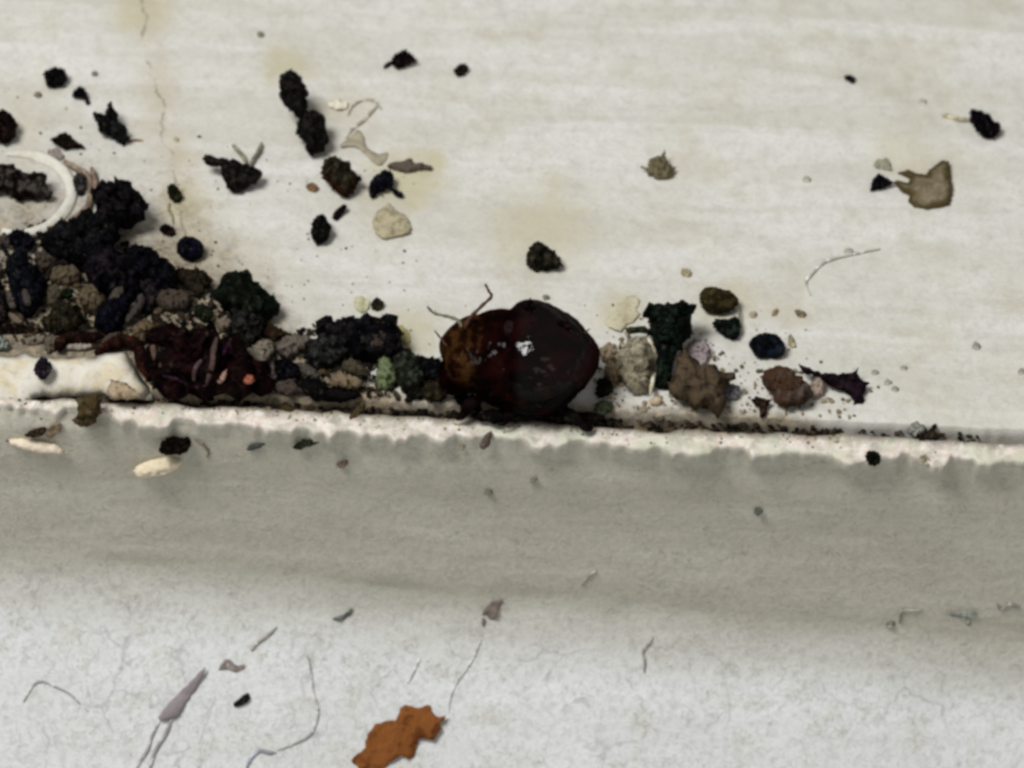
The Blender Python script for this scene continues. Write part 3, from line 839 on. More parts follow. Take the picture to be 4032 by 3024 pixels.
pile('crumb', 'crumb', 'lilac-grey curved fragment at the lower right of the left pile', [(1085, 925), (1130, 830), (1200, 760), (1180, 700), (1255, 672), (1285, 760), (1210, 860), (1135, 950)], (72, 64, 66), (98, 88, 88), lift=.15)
pile('clump', 'clump', 'mealy olive-brown clump right of the navy shoulder lump', [(1515, 490), (1580, 448), (1650, 478), (1720, 458), (1812, 500), (1852, 580), (1785, 645), (1765, 722), (1690, 705), (1650, 622), (1560, 580)], (66, 55, 32), (40, 36, 22))
pile('crumb', 'crumb', 'soft brownish grey wad below the mealy olive-brown clump', [(1360, 705), (1420, 640), (1540, 640), (1650, 680), (1695, 760), (1600, 832), (1450, 832), (1380, 785)], (98, 84, 70), (72, 62, 56))
pile('crumb', 'crumb', 'dark grey wad between the navy shoulder lump and the brownish grey wad', [(1200, 580), (1320, 570), (1420, 630), (1360, 720), (1300, 830), (1250, 820), (1280, 700), (1200, 650)], (36, 32, 36), (70, 60, 60))
pile('crumb', 'crumb', 'straw coloured crumb above the curved reddish-brown twig', [(1150, 1022), (1230, 930), (1290, 900), (1352, 960), (1342, 1050), (1260, 1112), (1180, 1092)], (158, 135, 92), (124, 104, 70))
pile('crumb', 'crumb', 'dark brown speck of bark right of the straw coloured crumb', [(1320, 880), (1370, 860), (1400, 940), (1350, 975)], (46, 34, 26), (80, 64, 48))
pile('seed', 'seed', 'small dark green crumb above the maroon husk', [(1708, 820), (1770, 788), (1842, 830), (1842, 892), (1790, 908), (1730, 872)], (28, 36, 20), (52, 58, 36))
pile('crumb', 'crumb', 'pale cream crumb right of the small dark green crumb above the husk', [(1860, 920), (1960, 880), (2030, 910), (2000, 990), (1910, 990)], (204, 186, 160), (186, 166, 138), group=GE)
pile('crumb', 'crumb', 'greyish ashen crumb under the dark olive lump at the pile foot', [(700, 1010), (820, 985), (920, 990), (850, 1040), (740, 1045)], (104, 98, 84), (130, 122, 104))
pile('crumb', 'crumb', 'brown-grey crumb left of the straw coloured crumb', [(880, 1090), (960, 1020), (1060, 1010), (1080, 1080), (960, 1120), (890, 1160)], (90, 78, 64), (120, 106, 88))

# ------------------------------------------------------------------ middle of the ledge
thing('crumb', 'crumb', 'ragged dark crumb with two pale prongs, left of the peanut-shaped one', 'T',
      [[(872, 652), (900, 640), (960, 648), (990, 665), (1020, 668), (1031, 690), (1015, 722), (975, 735), (930, 755), (915, 758), (895, 735), (885, 700)],
       [(803, 630), (812, 612), (835, 612), (855, 628), (895, 625), (908, 648), (875, 657), (840, 660), (815, 650)]], (20, 18, 15), (46, 42, 38), group=GC)
strand('hair', 'hair', 'bent grey prong on the left top of the ragged dark crumb', 'T', [(917, 572), (935, 590), (955, 612), (975, 650)], 0.045, (110, 106, 88), group=GH, lift=.05)
strand('hair', 'hair', 'straight grey prong on the right top of the ragged dark crumb', 'T', [(1032, 563), (1018, 600), (1000, 625), (985, 655)], 0.042, (118, 114, 98), group=GH, lift=.05)
thing('crumb', 'crumb', 'peanut-shaped pair of black crumbs joined at a waist', 'C',
      [[(450, 280), (480, 225), (540, 200), (610, 225), (670, 310), (690, 400), (700, 500), (700, 570), (640, 600), (560, 550), (500, 490), (470, 400)],
       [(640, 600), (700, 545), (780, 560), (850, 590), (850, 680), (885, 790), (850, 850), (800, 910), (770, 885), (720, 915), (680, 860), (650, 770), (590, 720), (620, 660)]], (16, 16, 13), (38, 34, 34), group=GC)
thing('seed', 'seed', 'olive seed with brown edges below the peanut-shaped crumbs', 'C', [(825, 1050), (850, 970), (910, 935), (980, 960), (1060, 1000), (1080, 1080), (1162, 1110), (1120, 1170), (1100, 1220), (1020, 1272), (960, 1240), (880, 1160), (830, 1110)], (42, 40, 28), (66, 60, 44), rim=(40, 24, 12), group=GC)
thing('speck', 'speck', 'brown grain left of the olive seed with brown edges', 'C', [(675, 1180), (710, 1150), (760, 1160), (787, 1200), (750, 1237), (700, 1217)], (112, 88, 64), group=GS)
thing('crumb', 'crumb', 'blue-black comma-shaped crumb right of the olive seed', 'C', [[(1228, 1160), (1280, 1100), (1350, 1050), (1420, 1060), (1432, 1140), (1430, 1200), (1350, 1220), (1290, 1250), (1250, 1302), (1228, 1250)], [(1400, 1180), (1480, 1220), (1532, 1250), (1510, 1288), (1440, 1262)]], (10, 11, 22), (34, 34, 48), group=GC)
thing('splinter', 'splinter', 'brown-grey sliver pointing right above the blue-black comma-shaped crumb', 'C', [(1390, 1020), (1420, 975), (1520, 965), (1592, 938), (1610, 975), (1700, 985), (1772, 1010), (1760, 1042), (1690, 1032), (1560, 1070), (1480, 1050)], (98, 88, 78), (70, 60, 54), group=GC, thick=.7)
thing('flake', 'flake', 'grainy beige flake below the blue-black comma-shaped crumb', 'C', [(1250, 1480), (1330, 1385), (1400, 1330), (1450, 1400), (1540, 1430), (1592, 1540), (1570, 1600), (1460, 1622), (1350, 1642), (1270, 1580)], (188, 178, 150), (140, 130, 104), flat=True, thick=.10, scale=9, group=GC)
thing('crumb', 'crumb', 'black upright crumb below the olive seed, larger of a pair', 'C', [(728, 1630), (740, 1500), (790, 1428), (850, 1450), (892, 1530), (882, 1622), (830, 1682), (760, 1692)], (10, 12, 9), (28, 30, 24), group=GC)
thing('crumb', 'crumb', 'small dark oblong crumb touching the upper right of the black upright one', 'C', [(908, 1422), (950, 1380), (1010, 1333), (1034, 1372), (990, 1432), (950, 1492), (913, 1472)], (18, 11, 16), (44, 28, 30), group=GC)
thing('flake', 'flake', 'beige papery scrap right of the peanut-shaped crumbs', 'C', [(950, 850), (1080, 740), (1130, 688), (1180, 760), (1210, 860), (1290, 905), (1387, 888), (1378, 960), (1310, 1012), (1240, 962), (1150, 862), (1060, 832)], (176, 168, 148), (158, 150, 128), flat=True, group=GC)
thing('flake', 'flake', 'little cream paint flake right of the peanut-shaped crumbs, near its waist', 'C', [(860, 462), (960, 420), (1032, 450), (1032, 502), (960, 527), (880, 502)], (232, 226, 208), (224, 216, 196), flat=True, thick=.08, group=GC)
strand('hair', 'hair', 'faint grey looping fibre above the beige papery scrap', 'C', [(1330, 510), (1270, 440), (1170, 430), (1080, 480), (1040, 560)], 0.03, (164, 158, 146), group=GH)
strand('hair', 'hair', 'faint grey fibre dropping from the loop to the beige papery scrap', 'C', [(1300, 470), (1220, 560), (1160, 620), (1070, 690), (1020, 760)], 0.035, (168, 160, 146), group=GH)
thing('crumb', 'crumb', 'dark red-black crumb with a tail near the top middle', 'C', [[(1428, 80), (1480, 20), (1540, 0), (1592, 40), (1632, 95), (1570, 122), (1480, 162), (1440, 132)]], (20, 7, 12), (34, 18, 22), group=GC, corners=True)
strand('hair', 'hair', 'short dark tail on the left of the red-black crumb near top', 'C', [(1450, 95), (1400, 115), (1355, 150)], 0.05, (52, 28, 34), group=GH)
thing('crumb', 'crumb', 'small round dark brown grain right of the red-black crumb near top', 'C', [(1958, 180), (2000, 130), (2060, 113), (2088, 160), (2050, 212), (2000, 237)], (30, 24, 20), (46, 38, 30), group=GC)
thing('speck', 'speck', 'tiny grey grain at top, left above the peanut-shaped crumbs', 'P', disc('P', 563, 75, 8), (120, 114, 100), group=GS)
thing('crumb', 'crumb', 'triangular dark olive crumb alone above the beetle', 'P', [(1137, 578), (1142, 540), (1158, 522), (1178, 530), (1200, 552), (1215, 572), (1195, 582), (1160, 582)], (22, 22, 15), (58, 54, 42), group=GC)
thing('speck', 'speck', 'tiny slate speck just above the top right of the beetle', 'E', disc('E', 1355, 298, 38), (120, 120, 116), group=GS)

# ------------------------------------------------------------------ right half of the ledge
thing('flake', 'flake', 'small olive-brown star-shaped scrap alone on the right middle', 'O', [(1253, 1318), (1310, 1330), (1330, 1270), (1410, 1240), (1430, 1190), (1457, 1270), (1470, 1310), (1518, 1330), (1502, 1392), (1430, 1422), (1370, 1412), (1310, 1372)], (112, 104, 80), (84, 76, 58), thick=.5, group=GD, corners=True)
thing('crumb', 'crumb', 'tiny black crumb near the top right', 'L', [(783, 205), (830, 188), (883, 220), (860, 263), (810, 242)], (26, 25, 28), group=GD)
thing('crumb', 'crumb', 'jet-black oval crumb near the right edge, above the olive flake', 'L', [(1778, 478), (1860, 500), (1930, 520), (1960, 560), (2024, 600), (1990, 672), (1920, 698), (1850, 660), (1800, 590), (1773, 540)], (8, 6, 12), (20, 14, 18), group=GD)
strand('hair', 'hair', 'pale olive smear-like fibre left of the jet-black oval crumb', 'L', [(1780, 550), (1700, 545), (1620, 520), (1560, 515)], 0.05, (160, 152, 132), group=GH)
thing('flake', 'flake', 'large olive-grey flake with a darker rim near the right edge', 'L', [(1218, 960), (1290, 948), (1350, 975), (1430, 990), (1490, 930), (1560, 883), (1612, 888), (1622, 980), (1642, 1100), (1622, 1222), (1540, 1242), (1450, 1252), (1340, 1232), (1298, 1190), (1298, 1140), (1240, 1112), (1176, 1050), (1200, 1028), (1290, 1050), (1310, 1005)], (116, 106, 84), (140, 130, 110), rim=(74, 64, 38), flat=True, thick=.12, curl=.04, group=GD, corners=True)
thing('crumb', 'crumb', 'blue-black wedge touching the stalk of the large olive-grey flake', 'L', [(993, 1112), (1010, 1020), (1060, 983), (1130, 1020), (1164, 1045), (1100, 1092)], (10, 11, 17), (26, 26, 32), group=GD, corners=True)
thing('flake', 'flake', 'thin grey film flake just above the blue-black wedge', 'L', [(1008, 922), (1040, 868), (1100, 848), (1150, 880), (1167, 952), (1100, 937)], (158, 154, 136), (140, 136, 120), flat=True, group=GD)
for x, y, r, l in ((1410, 405, 32, 'faint grey speck between tiny black crumb and jet-black oval'), (490, 1020, 34, 'faint grey speck left of the blue-black wedge'), (820, 1590, 40, 'soft grey fleck low under the olive-grey flake')):
    thing('speck', 'speck', l, 'L', disc('L', x, y, r), (168, 163, 152), thick=.6, group=GS)
strand('hair', 'hair', 'thin pale grey curved hair on the ledge right of the middle', 'Q', [(1590, 1075), (1440, 1105), (1350, 1132), (1298, 1180), (1268, 1222), (1290, 1275)], 0.026, (178, 176, 166), group=GH, lift=.015)

# seeds and clumps right of the beetle
thing('speck', 'speck', 'tan grain above the olive-brown seed right of the beetle', 'F', disc('F', 705, 48, 42), (150, 138, 114), group=GS)
thing('seed', 'seed', 'olive-brown oval seed, highest right of the beetle', 'F', [(808, 240), (840, 180), (910, 158), (980, 180), (1092, 220), (1112, 280), (1060, 352), (980, 372), (880, 362), (822, 310)], (52, 46, 24), (70, 62, 36), amp=.1, group=GD)
thing('seed', 'seed', 'green-black seed below the olive-brown oval seed', 'F', [(913, 450), (960, 420), (1040, 432), (1110, 398), (1134, 480), (1112, 562), (1060, 582), (990, 542), (950, 502)], (16, 22, 17), (40, 50, 42), group=GD)
strand('hair', 'hair', 'fine greenish fibre joining the olive-brown and the green-black seeds', 'F', [(1108, 260), (1122, 330), (1128, 420), (1134, 490)], 0.022, (90, 92, 76), group=GH, lift=.12)
thing('seed', 'seed', 'smooth blue-black bean-shaped seed right of the green-black seed', 'F', [(1198, 610), (1250, 550), (1340, 528), (1430, 550), (1492, 630), (1472, 702), (1400, 727), (1360, 712), (1300, 727), (1240, 692)], (9, 10, 15), (24, 34, 50), amp=.06, rough=.4, spec=.25, bump=.15, scale=3, group=GD)
thing('splinter', 'splinter', 'grey-green sliver standing beside the bean-shaped seed', 'F', [(1508, 560), (1540, 528), (1562, 600), (1584, 640), (1530, 652)], (138, 132, 108), group=GD)
thing('speck', 'speck', 'faint tan speck left of three above the bean-shaped seed', 'F', disc('F', 1235, 380, 32), (160, 150, 128), group=GS)
thing('speck', 'speck', 'slim brown fleck, middle of three above the bean-shaped seed', 'F', [(1380, 395), (1400, 340), (1438, 328), (1422, 392)], (128, 112, 90), group=GS)
thing('speck', 'speck', 'brown fleck, right of three above the bean-shaped seed', 'F', [(1563, 350), (1600, 338), (1658, 370), (1642, 408), (1590, 397)], (112, 100, 78), group=GS)
thing('clump', 'clump', 'black-green crusty clump with two horns right of the beetle', 'F',
      [[(378, 370), (420, 308), (500, 296), (580, 310), (640, 290), (680, 268), (722, 310), (772, 380), (722, 430), (732, 520), (700, 600), (640, 650), (540, 660), (452, 590), (410, 520), (430, 460), (398, 410)],
       [(452, 600), (540, 620), (640, 620), (612, 720), (592, 800), (602, 920), (540, 975), (470, 962), (448, 880), (470, 780), (470, 690)]], (12, 18, 15), (28, 42, 32), group=GD)
strand('hair', 'hair', 'dark green bristle on the left of the two-horned black-green clump', 'F', [(415, 520), (350, 500), (290, 505), (225, 505)], 0.07, (44, 48, 34), group=GH, lift=.25)
thing('flake', 'flake', 'yellowish waxy flake between the beetle and the two-horned clump', 'F', [(60, 440), (95, 395), (150, 370), (168, 300), (205, 290), (225, 235), (290, 225), (338, 262), (318, 330), (345, 372), (290, 440), (235, 455), (190, 520), (130, 505), (92, 480)], (202, 195, 170), (182, 172, 134), flat=True, thick=.02, curl=.0, scale=4, corners=True, group=GD)
thing('crumb', 'crumb', 'glassy grey-beige crumb between the beetle and the two-horned clump', 'F', [(178, 640), (300, 575), (400, 590), (436, 700), (425, 850), (395, 985), (320, 1000), (240, 960), (190, 850), (150, 740)], (150, 142, 120), (84, 74, 56), scale=5.5, rough=.3, spec=.4, group=GD, trans=.15)  # brown mottling puts the shadows inside the crumb into its colour
strand('rim', 'fibre', 'pale ridge-like fibre down the right of the glassy grey-beige crumb', 'F', [(400, 560), (445, 640), (460, 740), (440, 880), (420, 1010)], 0.05, (190, 180, 152), lift=.2, group=GH)
thing('crumb', 'crumb', 'small dark green crumb on top of the glassy grey-beige crumb', 'F', [(262, 600), (310, 565), (355, 590), (345, 635), (290, 640)], (62, 66, 46), lift=.3, group=GD)
thing('crumb', 'crumb', 'pinkish beige crumb touching the rear end of the beetle', 'F', [(18, 690), (50, 630), (120, 620), (165, 680), (130, 750), (60, 770)], (158, 142, 118), (124, 108, 88), group=GD)
thing('crumb', 'crumb', 'brown crumb left of the glassy grey-beige crumb', 'F', [(60, 790), (130, 760), (190, 790), (180, 900), (130, 970), (60, 930)], (116, 102, 80), (76, 64, 48), group=GD)
thing('crumb', 'crumb', 'dark olive lump at the lower rear of the beetle', 'F', [(0, 900), (60, 880), (125, 930), (118, 1000), (50, 1030), (0, 1020)], (30, 30, 18), (52, 50, 34), group=GD)
thing('crumb', 'crumb', 'greenish grey crumb at the foot of the beetle rear, by the crack', 'F', [(-20, 1120), (20, 1060), (110, 1070), (120, 1130), (60, 1180), (0, 1200)], (58, 64, 48), (90, 94, 72), group=GD)
thing('crumb', 'crumb', 'black flat crumb in the crack under the rear of the beetle', 'E', [(1600, 1440), (1700, 1405), (1820, 1410), (1920, 1440), (1900, 1480), (1780, 1500), (1680, 1470)], (10, 9, 8), (24, 22, 18), group=GD)
thing('crumb', 'crumb', 'cream crumb at the foot of the two-horned clump', 'F', [(410, 1060), (470, 1025), (528, 1060), (490, 1100), (430, 1100)], (206, 186, 160), (190, 172, 148), group=GD)
thing('clump', 'clump', 'felted brown clump right of the foot of the two-horned clump', 'F', [(570, 960), (612, 850), (640, 710), (720, 690), (830, 800), (900, 778), (960, 840), (1072, 860), (1010, 920), (980, 1000), (1000, 1080), (960, 1165), (880, 1105), (780, 1125), (720, 1062), (610, 1045)], (84, 71, 55), (54, 45, 34), scale=5, group=GD)
thing('crumb', 'crumb', 'pale pinkish crumb at the lower left of the felted brown clump', 'F', [(590, 1000), (650, 950), (720, 970), (710, 1050), (630, 1060)], (138, 122, 106), (116, 102, 88), lift=.25, group=GD)
thing('flake', 'flake', 'lilac-grey flake leaning on top of the felted brown clump', 'F', [(640, 690), (740, 600), (850, 570), (893, 640), (882, 742), (822, 792), (740, 720)], (164, 152, 152), (142, 128, 134), thick=.45, group=GD)
thing('crumb', 'crumb', 'bluish grey crumb right of the felted brown clump', 'F', [(988, 970), (1050, 928), (1122, 960), (1132, 1022), (1070, 1062), (1000, 1032)], (112, 110, 118), (140, 136, 138), group=GD)
thing('crumb', 'crumb', 'reddish-brown seed husk left of the purple-black fragment', 'F', [(1288, 880), (1350, 830), (1460, 800), (1530, 820), (1600, 890), (1662, 930), (1692, 1000), (1662, 1072), (1590, 1102), (1500, 1112), (1430, 1082), (1390, 1012), (1330, 942)], (66, 46, 32), (92, 82, 76), group=GD, scale=3)
thing('crumb', 'crumb', 'pinkish grey chip between the reddish-brown husk and the purple-black fragment', 'F', [(1680, 930), (1750, 880), (1800, 930), (1790, 1010), (1720, 1050), (1690, 1000)], (168, 150, 138), (150, 132, 120), group=GD)
thing('crumb', 'crumb', 'small dark T-shaped crumb at the crack below the reddish-brown husk', 'F', [(1223, 1060), (1260, 1028), (1330, 1050), (1382, 1060), (1345, 1110), (1328, 1182), (1288, 1192), (1288, 1112), (1240, 1092)], (50, 34, 32), (86, 60, 42), group=GD, corners=True)
thing('splinter', 'splinter', 'purple-black bow-tie shaped fragment right of all clumps by the crack', 'F', [(1608, 768), (1660, 800), (1720, 830), (1800, 850), (1900, 850), (1990, 840), (2062, 818), (2078, 880), (2142, 930), (2110, 970), (2092, 1082), (2040, 1082), (1990, 1012), (1900, 970), (1820, 930), (1760, 880), (1670, 866), (1630, 822)], (22, 12, 20), (42, 28, 38), group=GD, corners=True, thick=.7)
strand('hair', 'hair', 'fine dark hair dropping into the crack below the reddish-brown husk', 'F', [(1505, 1105), (1498, 1140), (1500, 1180)], 0.02, (96, 86, 66), group=GH)
for x, y, r, l in ((1830, 130, 36, 'grey dirt speck near the right edge above the crack'), (2195, 330, 34, 'grey dirt speck at the very right edge above the crack'),
                   (1130, 415, 30, 'grey dirt speck right of the purple-black fragment, upper of two close ones'), (1190, 468, 30, 'grey dirt speck right of the purple-black fragment, lower of two close ones'),
                   (1030, 335, 30, 'faint grey speck right above the purple-black fragment'), (1260, 300, 26, 'faint grey speck halfway from the purple-black fragment to the right edge')):
    thing('speck', 'speck', l, 'M', disc('M', x, y, r), (150, 146, 138), thick=.6, group=GS)

# ------------------------------------------------------------------ along the crack between husk and beetle
def crk(name, cat, label, poly, c1, c2=None, reg='D', **k):
    k.setdefault('group', GE); k.setdefault('grow', 1.2 if max(c1) < 60 else 1.05)
    return thing(name, cat, label, reg, poly, c1, c2, **k)
crk('clump', 'clump', 'green-black double clump above the right end of the maroon husk', [(138, 390), (200, 360), (220, 280), (290, 218), (420, 218), (492, 310), (520, 358), (600, 370), (672, 430), (702, 512), (642, 582), (590, 622), (480, 602), (400, 592), (310, 562), (250, 482), (180, 432)], (13, 18, 11), (26, 36, 26), scale=4)
crk('clump', 'clump', 'dark grey stalk-like clump joining the green-black clump to the husk', [(300, 570), (420, 590), (560, 625), (575, 700), (520, 800), (470, 880), (400, 925), (350, 810), (280, 770), (312, 650)], (26, 26, 24), (54, 52, 50))
crk('crumb', 'crumb', 'dark brown wedge right of the dark grey stalk-like clump', [(575, 700), (640, 668), (760, 742), (862, 782), (760, 802), (690, 832), (600, 802)], (58, 42, 28), (78, 60, 44))
crk('crumb', 'crumb', 'grey-beige stone right of the maroon husk', [(388, 990), (480, 905), (560, 840), (660, 840), (692, 940), (642, 1032), (560, 1092), (500, 1042)], (128, 120, 106), (100, 92, 82))
crk('crumb', 'crumb', 'mouse-grey papery wad right of the grey-beige stone', [(715, 865), (830, 792), (1020, 802), (1062, 880), (920, 950), (830, 1015), (720, 945)], (106, 98, 88), (78, 70, 64))
crk('clump', 'clump', 'blue-black jagged clump midway between husk and beetle', [(1168, 725), (1210, 650), (1270, 628), (1340, 680), (1440, 670), (1540, 640), (1570, 588), (1640, 640), (1740, 628), (1832, 650), (1862, 780), (1902, 890), (1862, 972), (1760, 992), (1600, 1000), (1400, 950), (1300, 890), (1185, 800)], (9, 9, 14), (30, 28, 32), corners=True, scale=4)
crk('clump', 'clump', 'mottled slate-grey lump left under the blue-black jagged clump', [(1055, 870), (1180, 800), (1290, 820), (1390, 920), (1330, 1010), (1240, 1082), (1120, 1082), (1040, 1012)], (34, 36, 37), (62, 62, 60))
crk('crumb', 'crumb', 'brownish patch set as a highlight on the right face of the blue-black jagged clump', [(1595, 835), (1700, 738), (1790, 800), (1852, 850), (1740, 912), (1620, 905)], (60, 50, 46), (84, 72, 66), lift=.55, thick=.5)  # thin lump coloured as the highlight patch of the clump
crk('crumb', 'crumb', 'olive-brown lump low under the blue-black jagged clump', [(1345, 1055), (1450, 1008), (1560, 1090), (1635, 1140), (1560, 1185), (1430, 1165), (1350, 1120)], (74, 67, 53), (52, 46, 36), lift=.2)
crk('crumb', 'crumb', 'light beige pebble under the olive-brown lump by the crack', [(1215, 1195), (1330, 1150), (1450, 1190), (1565, 1232), (1480, 1315), (1360, 1295), (1240, 1275)], (128, 112, 90), (104, 92, 74), lift=.12)
crk('crumb', 'crumb', 'navy-black crumb right of the grey-beige stone', [(700, 1050), (800, 1020), (900, 1080), (935, 1180), (800, 1222), (725, 1185)], (9, 8, 15), (26, 20, 28))
crk('crumb', 'crumb', 'wide black crumb in the crack below the light beige pebble', [(930, 1255), (1100, 1205), (1230, 1300), (1450, 1325), (1510, 1365), (1300, 1425), (1100, 1402)], (9, 7, 9), (20, 16, 18))
crk('crumb', 'crumb', 'dull grey oval pebble right of the navy-black crumb', [(925, 1085), (1000, 1058), (1080, 1110), (1135, 1175), (1100, 1215), (990, 1185)], (84, 79, 72), (64, 60, 56), lift=.15)
crk('crumb', 'crumb', 'brownish grey crumb in the crack under the navy-black crumb', [(690, 1290), (790, 1230), (920, 1200), (900, 1270), (1000, 1330), (860, 1380), (740, 1340)], (72, 62, 56), (50, 42, 40))
crk('crumb', 'crumb', 'grey-lilac crumb between the grey-beige stone and the husk tip', [(570, 1180), (620, 1080), (700, 1070), (730, 1190), (700, 1250), (620, 1240)], (84, 76, 74), (60, 52, 56))
crk('crumb', 'crumb', 'pale olive-green translucent crumb left of the beetle', [(1678, 1230), (1690, 1082), (1730, 1008), (1800, 1018), (1862, 1090), (1882, 1200), (1822, 1302), (1720, 1315)], (104, 116, 82), (84, 92, 62), rough=.4, spec=.3, trans=.15)
crk('crumb', 'crumb', 'dark green-grey crumb between the olive-green crumb and the beetle', [(1862, 1005), (2000, 978), (2090, 1050), (2122, 1190), (2060, 1285), (1930, 1302), (1885, 1200)], (38, 42, 34), (62, 68, 56))
crk('crumb', 'crumb', 'black crumb under the head of the beetle', [(110, 880), (220, 895), (330, 930), (380, 1040), (330, 1130), (210, 1090), (130, 990)], (9, 10, 13), (26, 28, 30), reg='E')
crk('crumb', 'crumb', 'brownish olive crumb by the crack below the beetle head', [(140, 1200), (240, 1120), (350, 1150), (400, 1240), (300, 1300), (180, 1270)], (46, 40, 26), (66, 58, 42), reg='E')
crk('crumb', 'crumb', 'dark crumb low between the dark green-grey crumb and beetle head', [(1950, 1330), (2010, 1270), (2110, 1290), (2130, 1370), (2040, 1400)], (18, 16, 12), (40, 36, 28))
crk('crumb', 'crumb', 'pinkish tan leg piece poking out below the forebody of the beetle', [(585, 1110), (640, 1075), (720, 1130), (780, 1200), (750, 1262), (690, 1255), (630, 1190)], (128, 104, 96), (108, 84, 78), reg='E', lift=.55)  # lighter front leg of the beetle, added as a separate lump
crk('crumb', 'crumb', 'long black crumb filling the crack right under the beetle', [(690, 1420), (850, 1385), (1050, 1400), (1300, 1410), (1310, 1455), (1060, 1490), (820, 1505), (720, 1470)], (9, 7, 7), (16, 12, 11), reg='E')
crk('crumb', 'crumb', 'black crumb in the crack under the forebody of the beetle', [(470, 1270), (560, 1240), (680, 1300), (720, 1390), (600, 1380), (520, 1340)], (11, 9, 8), (26, 22, 18), reg='E')
crk('crumb', 'crumb', 'dark crumb in the crack under the hind leg of the beetle', [(1330, 1400), (1480, 1380), (1600, 1410), (1560, 1450), (1400, 1450)], (10, 8, 7), (20, 15, 12), reg='E')
crk('speck', 'speck', 'dark olive grain above the blue-black jagged clump', [(1628, 480), (1680, 428), (1738, 470), (1732, 522), (1680, 553), (1640, 522)], (46, 46, 28), (66, 64, 44), group=GS)
crk('flake', 'flake', 'pale yellow-green film left of the dark olive grain', [(1455, 440), (1540, 415), (1615, 450), (1600, 540), (1520, 580), (1465, 520)], (198, 196, 164), (184, 182, 146), flat=True)
crk('flake', 'flake', 'pale yellowish film at the right end of the blue-black jagged clump', [(1880, 700), (1930, 680), (1990, 760), (2010, 850), (1950, 880), (1910, 800)], (188, 178, 126), (170, 158, 104), flat=True)
crk('crumb', 'crumb', 'tiny brown crumb between the jagged clump and the beetle', [(1915, 925), (1990, 905), (2032, 950), (1960, 965)], (74, 54, 38))
crk('splinter', 'splinter', 'black spike on the left of the blue-black jagged clump', [(1055, 725), (1100, 745), (1160, 790), (1180, 830), (1110, 800)], (34, 34, 28), corners=True)

# ------------------------------------------------------------------ on the lip and the face of the moulding
def low(name, cat, label, reg, poly, c1, c2=None, **k):
    k.setdefault('group', GF); k.setdefault('mode', 'bvh')
    return thing(name, cat, label, reg, poly, c1, c2, **k)
low('crumb', 'crumb', 'dark crumb on the white lip below the navy-black crumb', 'D', [(755, 1480), (840, 1445), (895, 1500), (862, 1548), (780, 1525)], (62, 52, 30), (40, 32, 20), mode='lip')
low('crumb', 'crumb', 'flat brown crumb on the white lip right below the husk', 'D', [(565, 1492), (660, 1475), (668, 1522), (590, 1535)], (112, 98, 74), mode='lip')
low('crumb', 'crumb', 'slanting olive-brown crumb on the white lip left of the beetle', 'D', [(1398, 1590), (1480, 1490), (1560, 1425), (1575, 1490), (1490, 1585), (1430, 1628)], (66, 54, 34), (96, 84, 56), mode='lip')
low('crumb', 'crumb', 'little oblong black crumb on the white lip below the beetle head', 'E', [(78, 1402), (200, 1365), (215, 1420), (90, 1455)], (28, 22, 14), mode='lip')
low('splinter', 'splinter', 'slanting brown-grey sliver across the white lip under the beetle', 'N', [(1268, 562), (1320, 470), (1362, 458), (1342, 560), (1290, 592)], (92, 80, 72), (112, 100, 90), thick=.7)
low('speck', 'speck', 'small grey-brown fleck on the lip left of the slanting sliver', 'N', [(1118, 572), (1150, 533), (1168, 580), (1130, 603)], (122, 114, 98), group=GS)
low('crumb', 'crumb', 'dark olive bracket-shaped crumb right below the white caulk chunk', 'G', [(528, 450), (660, 438), (692, 450), (672, 560), (640, 622), (560, 632), (498, 602), (540, 560)], (66, 54, 32), (92, 80, 56), corners=True)
low('splinter', 'splinter', 'dark brown sliver on the moulding below the left of the caulk chunk', 'G', [(155, 702), (240, 658), (312, 648), (302, 700), (220, 722)], (52, 42, 28), (80, 66, 48))
low('flake', 'flake', 'faint rusty smear-like flake right of the dark brown sliver at left', 'G', [(300, 690), (340, 630), (420, 620), (410, 690), (340, 720)], (136, 118, 96), (150, 136, 116), flat=True)
low('flake', 'flake', 'long cream paint flake on the moulding at the far left', 'G', [(25, 740), (130, 728), (300, 745), (400, 780), (445, 822), (330, 824), (150, 795)], (240, 226, 204), (232, 218, 194), thick=.9, face=.4, amp=.1)
low('crumb', 'crumb', 'dark brown-black barrel-shaped crumb on the moulding below the husk', 'G', [(1078, 762), (1130, 722), (1260, 718), (1284, 760), (1252, 822), (1130, 832), (1078, 817)], (16, 9, 7), (30, 19, 12))
strand('hair', 'hair', 'short curved brown hair right of the barrel-shaped crumb', 'G', [(1300, 735), (1355, 760), (1395, 808), (1388, 855)], 0.04, (122, 110, 98), mode='bvh', group=GH)
low('flake', 'flake', 'cream paint flake on the moulding below the barrel-shaped crumb', 'G', [(898, 925), (1010, 870), (1140, 848), (1225, 880), (1180, 932), (1090, 972), (930, 988)], (236, 222, 194), (226, 210, 182), thick=.6, face=.4, amp=.1)
low('crumb', 'crumb', 'dark slate flake on the moulding right of the barrel-shaped crumb', 'G', [(1645, 797), (1690, 758), (1785, 758), (1740, 792), (1680, 808)], (66, 70, 66), (90, 94, 90), thick=.7)
low('crumb', 'crumb', 'green-black crumb on the moulding, right of the dark slate flake', 'G', [(1957, 782), (2020, 740), (2080, 728), (2145, 698), (2155, 750), (2060, 782), (2000, 803)], (40, 44, 28), (76, 80, 60), thick=.8)
low('speck', 'speck', 'brown grain on the moulding below the green-black crumb', 'N', [(222, 690), (322, 662), (292, 722), (250, 724)], (100, 84, 74), group=GS)
low('seed', 'seed', 'round black grain on the lip at the right', 'M', [(948, 1000), (980, 958), (1040, 956), (1078, 1010), (1050, 1072), (980, 1064)], (14, 16, 11))
